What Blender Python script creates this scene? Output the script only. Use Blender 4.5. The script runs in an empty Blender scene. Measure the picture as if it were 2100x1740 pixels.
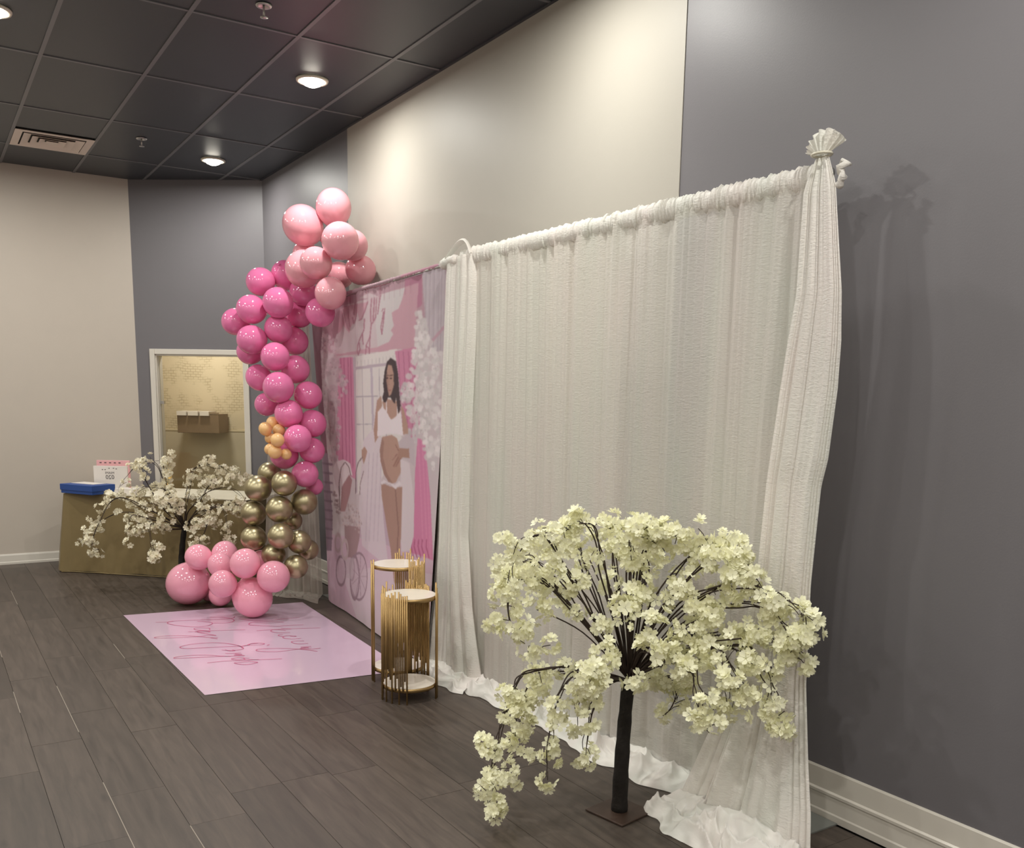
import bpy, math, random
import numpy as np
from mathutils import Vector, Matrix

# ------------------------------------------------------------------ camera, world, lights, exposure
SC = bpy.context.scene
COL = SC.collection
FPX, CXP, CYP, CH = 1875.9, 1050.0, 1137.15, 1.6416
FW = np.array([0.5355961, 0.8281912, -0.1650335])
RT = np.array([0.8411089, -0.5406054, 0.0167847])
UP = np.array([0.0753170, 0.1478010, 0.9861451])
CAM = np.array([0, 0, CH])
cd = bpy.data.cameras.new('camera')
cam = bpy.data.objects.new('camera', cd)
COL.objects.link(cam)
cd.sensor_fit = 'HORIZONTAL'
cd.sensor_width = 36.0
cd.lens = FPX / 2100 * 36
cd.shift_y = (CYP - 870) / 2100
cd.clip_start = 0.05
cam.matrix_world = Matrix(((RT[0], UP[0], -FW[0], 0), (RT[1], UP[1], -FW[1], 0), (RT[2], UP[2], -FW[2], CH), (0, 0, 0, 1)))
SC.camera = cam
wd = bpy.data.worlds.new('world')
SC.world = wd
wd.use_nodes = True
wd.node_tree.nodes['Background'].inputs[0].default_value = (0.5, 0.5, 0.5, 1)
wd.node_tree.nodes['Background'].inputs[1].default_value = 0.05
SC.view_settings.view_transform = 'Standard'
SC.view_settings.look = 'None'
SC.view_settings.gamma = 1.0
SC.view_settings.use_curve_mapping = False
SC.view_settings.exposure = 0.0
LAMP_W = 23.0            # each recessed ceiling lamp
LAMP_COL = (1.0, 0.985, 0.92)

ROOM_H = 3.709
XW = 2.979               # right wall
YT = 9.97                # far tan wall
X_L, Y_B = -4.2, -3.0    # unseen left and rear walls
AP0, AP1 = (1.903, 9.97), (2.979, 9.178)   # ends of the angled corner wall
rnd = random.Random(7)


def ray(u, v):
    return FW + RT * (u - CXP) / FPX - UP * (v - CYP) / FPX


def at(u, v, t):
    return CAM + t * ray(u, v)


def onz(u, v, z=0.0):
    d = ray(u, v)
    return CAM + d * (z - CH) / d[2]


def onc(u, v, c):
    d = ray(u, v)
    return CAM + d * c / (d[0] + d[1])


def to_px(P):
    Q = np.asarray(P, float) - CAM
    d = Q @ FW
    return CXP + FPX * (Q @ RT) / d, CYP - FPX * (Q @ UP) / d


# ------------------------------------------------------------------ helpers
def lin(c):
    c = np.asarray(c, float)
    if c.max() > 1.0:
        c = c / 255.0
    return np.where(c <= 0.04045, c / 12.92, ((c + 0.055) / 1.055) ** 2.4)


def rgba(c):
    l = lin(c)
    return (float(l[0]), float(l[1]), float(l[2]), 1.0)


class NT:
    def __init__(self, name):
        self.m = bpy.data.materials.new(name)
        self.m.use_nodes = True
        self.t = self.m.node_tree
        self.b = self.t.nodes['Principled BSDF']
        self.out = self.t.nodes['Material Output']

    def n(self, typ, **kw):
        nd = self.t.nodes.new(typ)
        for k, v in kw.items():
            setattr(nd, k, v)
        return nd

    def l(self, a, b):
        self.t.links.new(a, b)

    def set(self, **kw):
        for k, v in kw.items():
            self.b.inputs[k.replace('_', ' ')].default_value = v
        return self


def tex_coords(N, scale=(1, 1, 1), kind='Object'):
    tc = N.n('ShaderNodeTexCoord')
    mp = N.n('ShaderNodeMapping')
    mp.inputs['Scale'].default_value = scale
    N.l(tc.outputs[kind], mp.inputs['Vector'])
    return mp.outputs['Vector']


def mat(name, col, rough=0.5, metal=0.0, var=0.06, nscale=6.0, stretch=(1, 1, 1), bump=0.0, bscale=60.0, spec=0.5, coat=0.0):
    N = NT(name)
    v = tex_coords(N, stretch)
    no = N.n('ShaderNodeTexNoise')
    no.inputs['Scale'].default_value = nscale
    no.inputs['Detail'].default_value = 4
    N.l(v, no.inputs['Vector'])
    mx = N.n('ShaderNodeMix', data_type='RGBA')
    c = lin(col)
    mx.inputs[6].default_value = (*np.clip(c * (1 - var), 0, 1), 1)
    mx.inputs[7].default_value = (*np.clip(c * (1 + var), 0, 1), 1)
    N.l(no.outputs['Fac'], mx.inputs[0])
    N.l(mx.outputs[2], N.b.inputs['Base Color'])
    N.set(Roughness=rough, Metallic=metal)
    N.b.inputs['Specular IOR Level'].default_value = spec
    N.b.inputs['Coat Weight'].default_value = coat
    if bump:
        nb = N.n('ShaderNodeTexNoise')
        nb.inputs['Scale'].default_value = bscale
        nb.inputs['Detail'].default_value = 3
        N.l(v, nb.inputs['Vector'])
        bp = N.n('ShaderNodeBump')
        bp.inputs['Strength'].default_value = bump
        bp.inputs['Distance'].default_value = 0.005
        N.l(nb.outputs['Fac'], bp.inputs['Height'])
        N.l(bp.outputs['Normal'], N.b.inputs['Normal'])
    return N.m


def emit(name, col, strength):
    N = NT(name)
    N.set(Base_Color=(*col, 1))
    N.b.inputs['Emission Color'].default_value = (*col, 1)
    N.b.inputs['Emission Strength'].default_value = strength
    return N.m


class MB:
    """collects shapes for one mesh"""
    def __init__(self):
        self.v, self.f = [], []

    def add(self, v, f):
        o = len(self.v)
        self.v += [tuple(map(float, p)) for p in v]
        self.f += [tuple(i + o for i in q) for q in f]
        return self

    def box(self, a, b, M=None):
        x0, y0, z0 = a
        x1, y1, z1 = b
        v = [(x0, y0, z0), (x1, y0, z0), (x1, y1, z0), (x0, y1, z0), (x0, y0, z1), (x1, y0, z1), (x1, y1, z1), (x0, y1, z1)]
        if M is not None:
            v = [tuple(M @ Vector(p)) for p in v]
        return self.add(v, [(0, 3, 2, 1), (4, 5, 6, 7), (0, 1, 5, 4), (1, 2, 6, 5), (2, 3, 7, 6), (3, 0, 4, 7)])

    def prism(self, poly, M, h):
        """poly in local xy extruded by h in local z"""
        n = len(poly)
        v = [M @ Vector((x, y, 0)) for x, y in poly] + [M @ Vector((x, y, h)) for x, y in poly]
        f = [tuple(range(n - 1, -1, -1)), tuple(range(n, 2 * n))] + [(i, (i + 1) % n, n + (i + 1) % n, n + i) for i in range(n)]
        return self.add(v, f)

    def lathe(self, prof, c=(0, 0, 0), n=24, M=None):
        v, f = [], []
        for r, z in prof:
            for k in range(n):
                a = 2 * math.pi * k / n
                v.append((c[0] + r * math.cos(a), c[1] + r * math.sin(a), c[2] + z))
        if M is not None:
            v = [tuple(M @ Vector(p)) for p in v]
        m = len(prof)
        for i in range(m - 1):
            for k in range(n):
                k2 = (k + 1) % n
                f.append((i * n + k, i * n + k2, (i + 1) * n + k2, (i + 1) * n + k))
        if prof[0][0] > 1e-6:
            f.append(tuple(range(n - 1, -1, -1)))
        if prof[-1][0] > 1e-6:
            f.append(tuple((m - 1) * n + k for k in range(n)))
        return self.add(v, f)

    def tube(self, pts, rad, n=6, cap=True):
        P = [np.array(p, float) for p in pts]
        m = len(P)
        R = rad if hasattr(rad, '__len__') else [rad] * m
        v, f = [], []
        t0 = P[1] - P[0]
        ref = np.array([0.0, 0.0, 1.0]) if abs(t0[2]) < 0.9 * np.linalg.norm(t0) else np.array([1.0, 0, 0])
        for i in range(m):
            t = P[min(i + 1, m - 1)] - P[max(i - 1, 0)]
            t = t / (np.linalg.norm(t) + 1e-12)
            a = np.cross(t, ref)
            if np.linalg.norm(a) < 1e-3:
                a = np.cross(t, [0.3, 0.9, 0.1])
            a /= np.linalg.norm(a)
            b = np.cross(t, a)
            ref = np.cross(a, t) if np.linalg.norm(np.cross(a, t)) > 0.1 else ref
            for k in range(n):
                an = 2 * math.pi * k / n
                v.append(P[i] + R[i] * (math.cos(an) * a + math.sin(an) * b))
        for i in range(m - 1):
            for k in range(n):
                k2 = (k + 1) % n
                f.append((i * n + k, i * n + k2, (i + 1) * n + k2, (i + 1) * n + k))
        if cap:
            f.append(tuple(range(n - 1, -1, -1)))
            f.append(tuple((m - 1) * n + k for k in range(n)))
        return self.add(v, f)

    def mesh(self, name, m=None, smooth=False):
        me = bpy.data.meshes.new(name)
        me.from_pydata(self.v, [], self.f)
        if m:
            me.materials.append(m)
        if smooth:
            me.polygons.foreach_set('use_smooth', [True] * len(me.polygons))
        me.update()
        return me

    def build(self, name, m, parent=None, smooth=False, bevel=0.0):
        o = bpy.data.objects.new(name, self.mesh(name, m, smooth))
        COL.objects.link(o)
        if parent:
            o.parent = parent
            if parent.matrix_basis != Matrix():
                o.matrix_parent_inverse = parent.matrix_basis.inverted()
        if bevel:
            md = o.modifiers.new('bevel', 'BEVEL')
            md.width = bevel
            md.segments = 2
            md.limit_method = 'ANGLE'
        return o


def grid_obj(name, P, m, parent=None, close_u=False, cols=None, smooth=True):
    """P: (rows, cols, 3) array of points"""
    r, c, _ = P.shape
    idx = np.arange(r * c).reshape(r, c)
    if close_u:
        idx = np.concatenate([idx, idx[:, :1]], 1)
    q = np.stack([idx[:-1, :-1], idx[:-1, 1:], idx[1:, 1:], idx[1:, :-1]], -1).reshape(-1, 4)
    me = bpy.data.meshes.new(name)
    me.vertices.add(r * c)
    me.vertices.foreach_set('co', P.reshape(-1).astype(np.float32))
    me.loops.add(q.size)
    me.loops.foreach_set('vertex_index', q.reshape(-1).astype(np.int32))
    me.polygons.add(len(q))
    me.polygons.foreach_set('loop_start', (np.arange(len(q)) * 4).astype(np.int32))
    me.polygons.foreach_set('loop_total', np.full(len(q), 4, np.int32))
    me.update(calc_edges=True)
    if smooth:
        me.polygons.foreach_set('use_smooth', np.ones(len(q), bool))
    me.materials.append(m)
    if cols is not None:
        at_ = me.color_attributes.new('print', 'FLOAT_COLOR', 'POINT')
        cc = np.ones((r * c, 4), np.float32)
        cc[:, :3] = cols.reshape(-1, 3)
        at_.data.foreach_set('color', cc.reshape(-1))
    me.validate()
    o = bpy.data.objects.new(name, me)
    COL.objects.link(o)
    if parent:
        o.parent = parent
        if parent.matrix_basis != Matrix():
            o.matrix_parent_inverse = parent.matrix_basis.inverted()
    return o


def thing(name, loc, label, cat, group=None):
    o = bpy.data.objects.new(name, None)
    o.empty_display_size = 0.05
    o.location = loc
    COL.objects.link(o)
    tag(o, label, cat, group)
    return o


def tag(o, label=None, cat=None, group=None, kind=None):
    if label:
        o['label'] = label
    if cat:
        o['category'] = cat
    if group:
        o['group'] = group
    if kind:
        o['kind'] = kind
    return o


def dup(o, parent=None, loc=None, rot=None, scl=None, name=None):
    c = o.copy()
    COL.objects.link(c)
    if name:
        c.name = name
    c.parent = parent
    c.matrix_parent_inverse = Matrix()
    if loc is not None:
        c.location = loc
    if rot is not None:
        c.rotation_euler = rot
    if scl is not None:
        c.scale = scl
    return c


def obj(name, me, parent, loc=(0, 0, 0), rot=None, scl=None):
    o = bpy.data.objects.new(name, me)
    COL.objects.link(o)
    if parent:
        o.parent = parent
        if parent.matrix_basis != Matrix():
            o.matrix_parent_inverse = parent.matrix_basis.inverted()
    o.location = loc
    if rot is not None:
        o.rotation_euler = rot
    if scl is not None:
        o.scale = scl
    return o


def hash01(i, s):
    i = np.asarray(i, np.int64)
    h = (i * 374761393 + s * 668265263 + 1274126177) & 0xFFFFFFFF
    h = ((h ^ (h >> 13)) * 1274126177) & 0xFFFFFFFF
    h = (h ^ (h >> 16)) & 0xFFFFFFFF
    return h / 4294967295.0


def n1(x, s):
    x = np.asarray(x, float)
    i = np.floor(x)
    f = x - i
    f = f * f * (3 - 2 * f)
    return (hash01(i, s) * (1 - f) + hash01(i + 1, s) * f) * 2 - 1


def n2(x, y, s):
    x, y = np.broadcast_arrays(np.asarray(x, float), np.asarray(y, float))
    i, j = np.floor(x), np.floor(y)
    fx, fy = x - i, y - j
    fx, fy = fx * fx * (3 - 2 * fx), fy * fy * (3 - 2 * fy)
    h = lambda a, b: hash01(a.astype(np.int64) * 7919 + b.astype(np.int64) * 104729, s)
    v = (h(i, j) * (1 - fx) + h(i + 1, j) * fx) * (1 - fy) + (h(i, j + 1) * (1 - fx) + h(i + 1, j + 1) * fx) * fy
    return v * 2 - 1


# ------------------------------------------------------------------ materials
def floor_mat():
    N = NT('dark oak plank')
    tc = N.n('ShaderNodeTexCoord')
    oi = N.n('ShaderNodeObjectInfo')
    geo = N.n('ShaderNodeNewGeometry')
    mp = N.n('ShaderNodeMapping')
    mp.inputs['Scale'].default_value = (14, 1.3, 1)
    N.l(geo.outputs['Position'], mp.inputs['Vector'])
    ad = N.n('ShaderNodeVectorMath', operation='ADD')
    mul = N.n('ShaderNodeMath', operation='MULTIPLY')
    mul.inputs[1].default_value = 37.0
    N.l(oi.outputs['Random'], mul.inputs[0])
    N.l(mp.outputs['Vector'], ad.inputs[0])
    N.l(mul.outputs[0], ad.inputs[1])
    no = N.n('ShaderNodeTexNoise')
    no.inputs['Scale'].default_value = 2.2
    no.inputs['Detail'].default_value = 8
    no.inputs['Roughness'].default_value = 0.62
    no.inputs['Distortion'].default_value = 0.6
    N.l(ad.outputs[0], no.inputs['Vector'])
    rp = N.n('ShaderNodeValToRGB')
    rp.color_ramp.elements[0].position = 0.28
    rp.color_ramp.elements[0].color = rgba((60, 52, 47))
    rp.color_ramp.elements[1].position = 0.75
    rp.color_ramp.elements[1].color = rgba((91, 80, 72))
    N.l(no.outputs['Fac'], rp.inputs[0])
    # knots
    vo = N.n('ShaderNodeTexVoronoi')
    vo.inputs['Scale'].default_value = 1.0
    mp2 = N.n('ShaderNodeMapping')
    mp2.inputs['Scale'].default_value = (5, 1.6, 1)
    N.l(geo.outputs['Position'], mp2.inputs['Vector'])
    N.l(mp2.outputs['Vector'], vo.inputs['Vector'])
    kr = N.n('ShaderNodeMapRange')
    kr.inputs[1].default_value = 0.02
    kr.inputs[2].default_value = 0.09
    kr.inputs[3].default_value = 0.62
    kr.inputs[4].default_value = 1.0
    N.l(vo.outputs['Distance'], kr.inputs[0])
    hv = N.n('ShaderNodeHueSaturation')
    N.l(rp.outputs[0], hv.inputs['Color'])
    rr = N.n('ShaderNodeMapRange')
    rr.inputs[3].default_value = 0.82
    rr.inputs[4].default_value = 1.16
    N.l(oi.outputs['Random'], rr.inputs[0])
    m2 = N.n('ShaderNodeMath', operation='MULTIPLY')
    N.l(rr.outputs[0], m2.inputs[0])
    N.l(kr.outputs[0], m2.inputs[1])
    N.l(m2.outputs[0], hv.inputs['Value'])
    N.l(hv.outputs[0], N.b.inputs['Base Color'])
    rg = N.n('ShaderNodeMapRange')
    rg.inputs[3].default_value = 0.36
    rg.inputs[4].default_value = 0.56
    N.l(no.outputs['Fac'], rg.inputs[0])
    N.l(rg.outputs[0], N.b.inputs['Roughness'])
    bp = N.n('ShaderNodeBump')
    bp.inputs['Strength'].default_value = 0.12
    bp.inputs['Distance'].default_value = 0.003
    N.l(no.outputs['Fac'], bp.inputs['Height'])
    N.l(bp.outputs['Normal'], N.b.inputs['Normal'])
    return N.m


def sheer_mat(name, col, transp, transl=0.3, sparkle=0.5, bump=0.35):
    N = NT(name)
    geo = N.n('ShaderNodeNewGeometry')
    mp = N.n('ShaderNodeMapping')
    mp.inputs['Scale'].default_value = (90, 60, 190)
    N.l(geo.outputs['Position'], mp.inputs['Vector'])
    no = N.n('ShaderNodeTexNoise')
    no.inputs['Scale'].default_value = 0.75
    no.inputs['Detail'].default_value = 4
    no.inputs['Distortion'].default_value = 0.8
    N.l(mp.outputs['Vector'], no.inputs['Vector'])
    # large patches where the crinkle shows more and the weave has a faint tint
    pn = N.n('ShaderNodeTexNoise')
    pn.inputs['Scale'].default_value = 3.2
    mp3 = N.n('ShaderNodeMapping')
    mp3.inputs['Scale'].default_value = (1, 2.4, 0.5)
    N.l(geo.outputs['Position'], mp3.inputs['Vector'])
    N.l(mp3.outputs['Vector'], pn.inputs['Vector'])
    cr = N.n('ShaderNodeValToRGB')
    c = np.asarray(lin(col))
    e = cr.color_ramp.elements
    e[0].position, e[1].position = 0.3, 0.7
    e[0].color = (*np.clip(c * (0.965, 1.0, 0.98), 0, 1), 1)
    e[1].color = (*np.clip(c * (1.02, 0.985, 0.99), 0, 1), 1)
    N.l(pn.outputs['Fac'], cr.inputs[0])
    N.l(cr.outputs[0], N.b.inputs['Base Color'])
    N.set(Roughness=0.5)
    N.b.inputs['Sheen Weight'].default_value = 0.25
    N.b.inputs['Sheen Roughness'].default_value = 0.4
    bp = N.n('ShaderNodeBump')
    bp.inputs['Strength'].default_value = bump
    bp.inputs['Distance'].default_value = 0.004
    N.l(no.outputs['Fac'], bp.inputs['Height'])
    N.l(bp.outputs['Normal'], N.b.inputs['Normal'])
    # shiny threads, their glints painted in as near-white glossy specks
    vo = N.n('ShaderNodeTexNoise')
    vo.inputs['Scale'].default_value = 1.4
    vo.inputs['Detail'].default_value = 2
    N.l(mp.outputs['Vector'], vo.inputs['Vector'])
    sp = N.n('ShaderNodeMapRange')
    sp.inputs[1].default_value = 0.64
    sp.inputs[2].default_value = 0.70
    sp.inputs[4].default_value = sparkle
    N.l(vo.outputs['Fac'], sp.inputs[0])
    pm = N.n('ShaderNodeMapRange')
    pm.inputs[1].default_value = 0.42
    pm.inputs[2].default_value = 0.62
    N.l(pn.outputs['Fac'], pm.inputs[0])
    sm = N.n('ShaderNodeMath', operation='MULTIPLY')
    N.l(sp.outputs[0], sm.inputs[0])
    N.l(pm.outputs[0], sm.inputs[1])
    gl = N.n('ShaderNodeBsdfPrincipled')
    gl.inputs['Roughness'].default_value = 0.25
    gl.inputs['Base Color'].default_value = (1.0, 0.99, 0.97, 1)
    gl.inputs['Coat Weight'].default_value = 0.6
    gl.inputs['Coat Roughness'].default_value = 0.2
    m0 = N.n('ShaderNodeMixShader')
    N.l(sm.outputs[0], m0.inputs[0])
    N.l(N.b.outputs[0], m0.inputs[1])
    N.l(gl.outputs[0], m0.inputs[2])
    tl = N.n('ShaderNodeBsdfTranslucent')
    N.l(cr.outputs[0], tl.inputs['Color'])
    m1 = N.n('ShaderNodeMixShader')
    m1.inputs[0].default_value = transl
    N.l(m0.outputs[0], m1.inputs[1])
    N.l(tl.outputs[0], m1.inputs[2])
    tr = N.n('ShaderNodeBsdfTransparent')
    m2 = N.n('ShaderNodeMixShader')
    m2.inputs[0].default_value = transp
    N.l(m1.outputs[0], m2.inputs[1])
    N.l(tr.outputs[0], m2.inputs[2])
    N.l(m2.outputs[0], N.out.inputs['Surface'])
    return N.m


def latex_mat(name, col, rough=0.16, sss=0.35):
    N = NT(name)
    oi = N.n('ShaderNodeObjectInfo')
    hv = N.n('ShaderNodeHueSaturation')
    hv.inputs['Color'].default_value = rgba(col)
    mr = N.n('ShaderNodeMapRange')
    mr.inputs[3].default_value = 0.92
    mr.inputs[4].default_value = 1.06
    N.l(oi.outputs['Random'], mr.inputs[0])
    N.l(mr.outputs[0], hv.inputs['Value'])
    N.l(hv.outputs[0], N.b.inputs['Base Color'])
    N.set(Roughness=rough)
    N.b.inputs['Specular IOR Level'].default_value = 0.9
    tl = N.n('ShaderNodeBsdfTranslucent')
    N.l(hv.outputs[0], tl.inputs['Color'])
    m1 = N.n('ShaderNodeMixShader')
    m1.inputs[0].default_value = sss
    N.l(N.b.outputs[0], m1.inputs[1])
    N.l(tl.outputs[0], m1.inputs[2])
    N.l(m1.outputs[0], N.out.inputs['Surface'])
    return N.m


def print_mat(name, rough=0.75):
    N = NT(name)
    a = N.n('ShaderNodeVertexColor', layer_name='print')
    no = N.n('ShaderNodeTexNoise')
    no.inputs['Scale'].default_value = 220
    mx = N.n('ShaderNodeMix', data_type='RGBA', blend_type='MULTIPLY')
    mx.inputs[0].default_value = 0.10
    N.l(a.outputs['Color'], mx.inputs[6])
    N.l(no.outputs['Color'], mx.inputs[7])
    N.l(mx.outputs[2], N.b.inputs['Base Color'])
    N.set(Roughness=rough)
    N.b.inputs['Specular IOR Level'].default_value = 0.3
    return N.m


def petal_mat(name, c0, c1):
    N = NT(name)
    oi = N.n('ShaderNodeObjectInfo')
    geo = N.n('ShaderNodeNewGeometry')
    no = N.n('ShaderNodeTexNoise')
    no.inputs['Scale'].default_value = 30
    N.l(geo.outputs['Position'], no.inputs['Vector'])
    mx = N.n('ShaderNodeMix', data_type='RGBA')
    mx.inputs[6].default_value = rgba(c0)
    mx.inputs[7].default_value = rgba(c1)
    N.l(no.outputs['Fac'], mx.inputs[0])
    N.l(mx.outputs[2], N.b.inputs['Base Color'])
    N.set(Roughness=0.7)
    tl = N.n('ShaderNodeBsdfTranslucent')
    N.l(mx.outputs[2], tl.inputs['Color'])
    m1 = N.n('ShaderNodeMixShader')
    m1.inputs[0].default_value = 0.22
    N.l(N.b.outputs[0], m1.inputs[1])
    N.l(tl.outputs[0], m1.inputs[2])
    N.l(m1.outputs[0], N.out.inputs['Surface'])
    return N.m


def glass_mat(name):
    N = NT(name)
    tr = N.n('ShaderNodeBsdfTransparent')
    tr.inputs[0].default_value = (0.95, 0.96, 0.93, 1)
    gl = N.n('ShaderNodeBsdfGlossy')
    gl.inputs['Roughness'].default_value = 0.02
    fr = N.n('ShaderNodeFresnel')
    fr.inputs[0].default_value = 1.45
    m1 = N.n('ShaderNodeMixShader')
    N.l(fr.outputs[0], m1.inputs[0])
    N.l(tr.outputs[0], m1.inputs[1])
    N.l(gl.outputs[0], m1.inputs[2])
    N.l(m1.outputs[0], N.out.inputs['Surface'])
    return N.m


def wallpaper_mat(name):
    """beige paper with faint sketched rectangles"""
    N = NT(name)
    geo = N.n('ShaderNodeNewGeometry')
    rt = N.n('ShaderNodeMapping')
    rt.inputs['Rotation'].default_value = (0, 0, math.radians(45))
    N.l(geo.outputs['Position'], rt.inputs['Vector'])
    sx = N.n('ShaderNodeSeparateXYZ')
    N.l(rt.outputs[0], sx.inputs[0])
    cx = N.n('ShaderNodeCombineXYZ')
    N.l(sx.outputs[0], cx.inputs[0])
    N.l(sx.outputs[2], cx.inputs[1])
    wn = N.n('ShaderNodeTexNoise')
    wn.inputs['Scale'].default_value = 3
    N.l(cx.outputs[0], wn.inputs['Vector'])
    wa = N.n('ShaderNodeVectorMath', operation='MULTIPLY_ADD')
    wa.inputs[1].default_value = (0.06, 0.06, 0)
    N.l(wn.outputs['Color'], wa.inputs[0])
    N.l(cx.outputs[0], wa.inputs[2])
    br = N.n('ShaderNodeTexBrick')
    br.inputs['Scale'].default_value = 9
    br.inputs['Mortar Size'].default_value = 0.03
    br.inputs['Color1'].default_value = rgba((203, 188, 158))
    br.inputs['Color2'].default_value = rgba((199, 184, 155))
    br.inputs['Mortar'].default_value = rgba((172, 157, 128))
    N.l(wa.outputs[0], br.inputs['Vector'])
    ms = N.n('ShaderNodeTexNoise')
    ms.inputs['Scale'].default_value = 5
    N.l(cx.outputs[0], ms.inputs['Vector'])
    mr = N.n('ShaderNodeMapRange')
    mr.inputs[1].default_value = 0.46
    mr.inputs[2].default_value = 0.56
    N.l(ms.outputs['Fac'], mr.inputs[0])
    mx = N.n('ShaderNodeMix', data_type='RGBA')
    mx.inputs[6].default_value = rgba((204, 189, 160))
    N.l(mr.outputs[0], mx.inputs[0])
    N.l(br.outputs['Color'], mx.inputs[7])
    N.l(mx.outputs[2], N.b.inputs['Base Color'])
    N.set(Roughness=0.7)
    return N.m


M = {}
M['floor'] = floor_mat()
M['filler'] = mat('pale joint filler', (150, 140, 128), 0.6)
M['subfloor'] = mat('dark underlay', (30, 26, 24), 0.9)
M['tan'] = mat('tan wall paint', (197, 187, 175), 0.55, var=0.02, bump=0.06, bscale=120)
M['grey'] = mat('slate grey satin paint', (113, 110, 114), 0.46, var=0.02, bump=0.05, bscale=140)
M['white_panel'] = mat('off-white satin paint', (180, 175, 165), 0.52, var=0.015, bump=0.05, bscale=140)
M['trim'] = mat('white gloss trim', (214, 208, 198), 0.3, var=0.02)
M['tile'] = mat('charcoal ceiling tile', (60, 64, 71), 0.42, var=0.05, nscale=3, bump=0.10, bscale=180)
M['tbar'] = mat('grey ceiling grid', (118, 119, 123), 0.4, var=0.03)
M['vent'] = mat('white vent enamel', (242, 226, 214), 0.4)
M['vent_dark'] = mat('vent shadow duct', (60, 56, 54), 0.8)
M['chrome'] = mat('brushed chrome', (200, 198, 195), 0.3, metal=0.9)
M['lamp_trim'] = mat('white lamp trim', (228, 222, 205), 0.35)
M['bulb'] = emit('lamp bulb glow', (1.0, 0.93, 0.80), 22.0)
M['sheer'] = sheer_mat('white crinkle organza', (246, 242, 235), 0.27, 0.28, 0.85, 0.8)
M['drape'] = sheer_mat('white crinkle voile drape', (248, 244, 238), 0.04, 0.24, 0.85, 0.8)
M['puddle'] = sheer_mat('white voile', (252, 249, 244), 0.02, 0.20, 0.2, 0.25)
M['side_sheer'] = sheer_mat('thin ivory sheer', (206, 198, 186), 0.30, 0.35, 0.05, 0.15)
M['print'] = print_mat('printed polyester backdrop')
M['vinyl'] = mat('glossy pink vinyl', (213, 186, 208), 0.16, var=0.03, nscale=1.5, coat=0.3)
M['ink'] = mat('magenta script ink', (206, 104, 142), 0.25)
M['b_light'] = latex_mat('light pink latex', (250, 180, 193), 0.11, 0.12)
M['b_light2'] = latex_mat('baby pink latex', (255, 178, 200), 0.11, 0.12)
M['b_hot'] = latex_mat('hot pink latex', (242, 132, 184), 0.11, 0.10)
M['b_peach'] = latex_mat('peach latex', (252, 205, 140), 0.35, 0.12)
M['b_gold'] = mat('chrome gold latex', (178, 167, 134), 0.34, metal=0.88, var=0.03)
M['gold'] = mat('brushed gold metal', (178, 148, 102), 0.4, metal=0.9, var=0.08, nscale=30)
M['marble'] = mat('white marble top', (240, 232, 220), 0.2, var=0.06, nscale=9)
M['bark'] = mat('dark brown bark', (27, 21, 17), 0.85, var=0.35, nscale=40, bump=0.8, bscale=70)
M['twig'] = mat('dark twig wire', (56, 42, 36), 0.7, var=0.2)
M['petal'] = petal_mat('cream petal', (252, 250, 212), (255, 254, 234))
M['petal_far'] = petal_mat('ivory petal', (241, 234, 208), (250, 245, 226))
M['stamen'] = mat('yellow green stamen', (196, 186, 96), 0.7)
M['plate'] = mat('rusty brown steel plate', (66, 50, 42), 0.45, var=0.2, nscale=12)
M['steel_plate'] = mat('grey steel plate', (120, 122, 118), 0.4, var=0.06)
M['goldcloth'] = mat('antique gold satin', (130, 113, 78), 0.38, var=0.10, nscale=5, bump=0.25, bscale=25)
M['tabletop'] = mat('ivory table cover', (236, 228, 206), 0.5)
M['blue'] = mat('blue card box', (40, 76, 146), 0.5, var=0.05)
M['paper'] = mat('white paper', (228, 220, 212), 0.7, var=0.03)
M['pinkcard'] = mat('pink card', (234, 178, 182), 0.7, var=0.03)
M['darkink'] = mat('dark print ink', (70, 60, 62), 0.7)
M['paper_pattern'] = wallpaper_mat('sketch wallpaper')
M['beige'] = mat('beige wall paint', (206, 192, 162), 0.6, var=0.03)
M['wainscot'] = mat('grey beige lower wall', (190, 179, 156), 0.6, var=0.03)
M['brown'] = mat('brown laminate', (128, 106, 80), 0.5, var=0.06)
M['glass'] = glass_mat('door glass')
M['tie'] = mat('clear cable tie', (214, 208, 190), 0.35)
M['candle'] = mat('amber candle wax', (226, 190, 120), 0.4)

# ------------------------------------------------------------------ room shell
fl = MB().box((X_L, Y_B, -0.06), (XW + 0.02, YT + 0.02, -0.012)).build('floor', M['subfloor'])
tag(fl, 'dark brown wooden plank floor', None, kind='structure')
PW = 0.2175
plank_me = MB().box((-0.5, -0.5, -0.012), (0.5, 0.5, 0.0)).mesh('plank', M['floor'])
seeds = {0: 4.32, 1: 4.65, 2: 3.88, 3: 3.45}
k0 = -4
row_x0 = 0.117            # left edge of row 0
nplank = 0
for k in range(-4, 14):
    x0 = row_x0 + k * PW
    x1 = min(x0 + PW, XW - 0.012)
    if x1 - x0 < 0.03:
        continue
    y = seeds.get(k, rnd.uniform(3.2, 4.4)) - 1.17 * 2
    while y > 1.2:
        y -= 1.17
    while y < YT:
        y1 = min(y + 1.17, YT)
        xm = (x0 + x1) / 2
        if y1 - y > 0.05:
            obj('plank', plank_me, fl, (xm, (y + y1) / 2, rnd.uniform(-0.0006, 0.0)), None, (x1 - x0 - 0.0018, y1 - y - 0.0018, 1))
            nplank += 1
        y = y1
rest = MB()
xs = row_x0 - 4 * PW
while xs > X_L:
    rest.box((max(xs - PW, X_L) + 0.001, Y_B, -0.012), (xs - 0.001, YT, 0))
    xs -= PW
for k in range(-4, 14):
    x0 = row_x0 + k * PW
    rest.box((x0 + 0.001, Y_B, -0.012), (min(x0 + PW, XW - 0.012) - 0.001, 0.02, 0))
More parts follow.
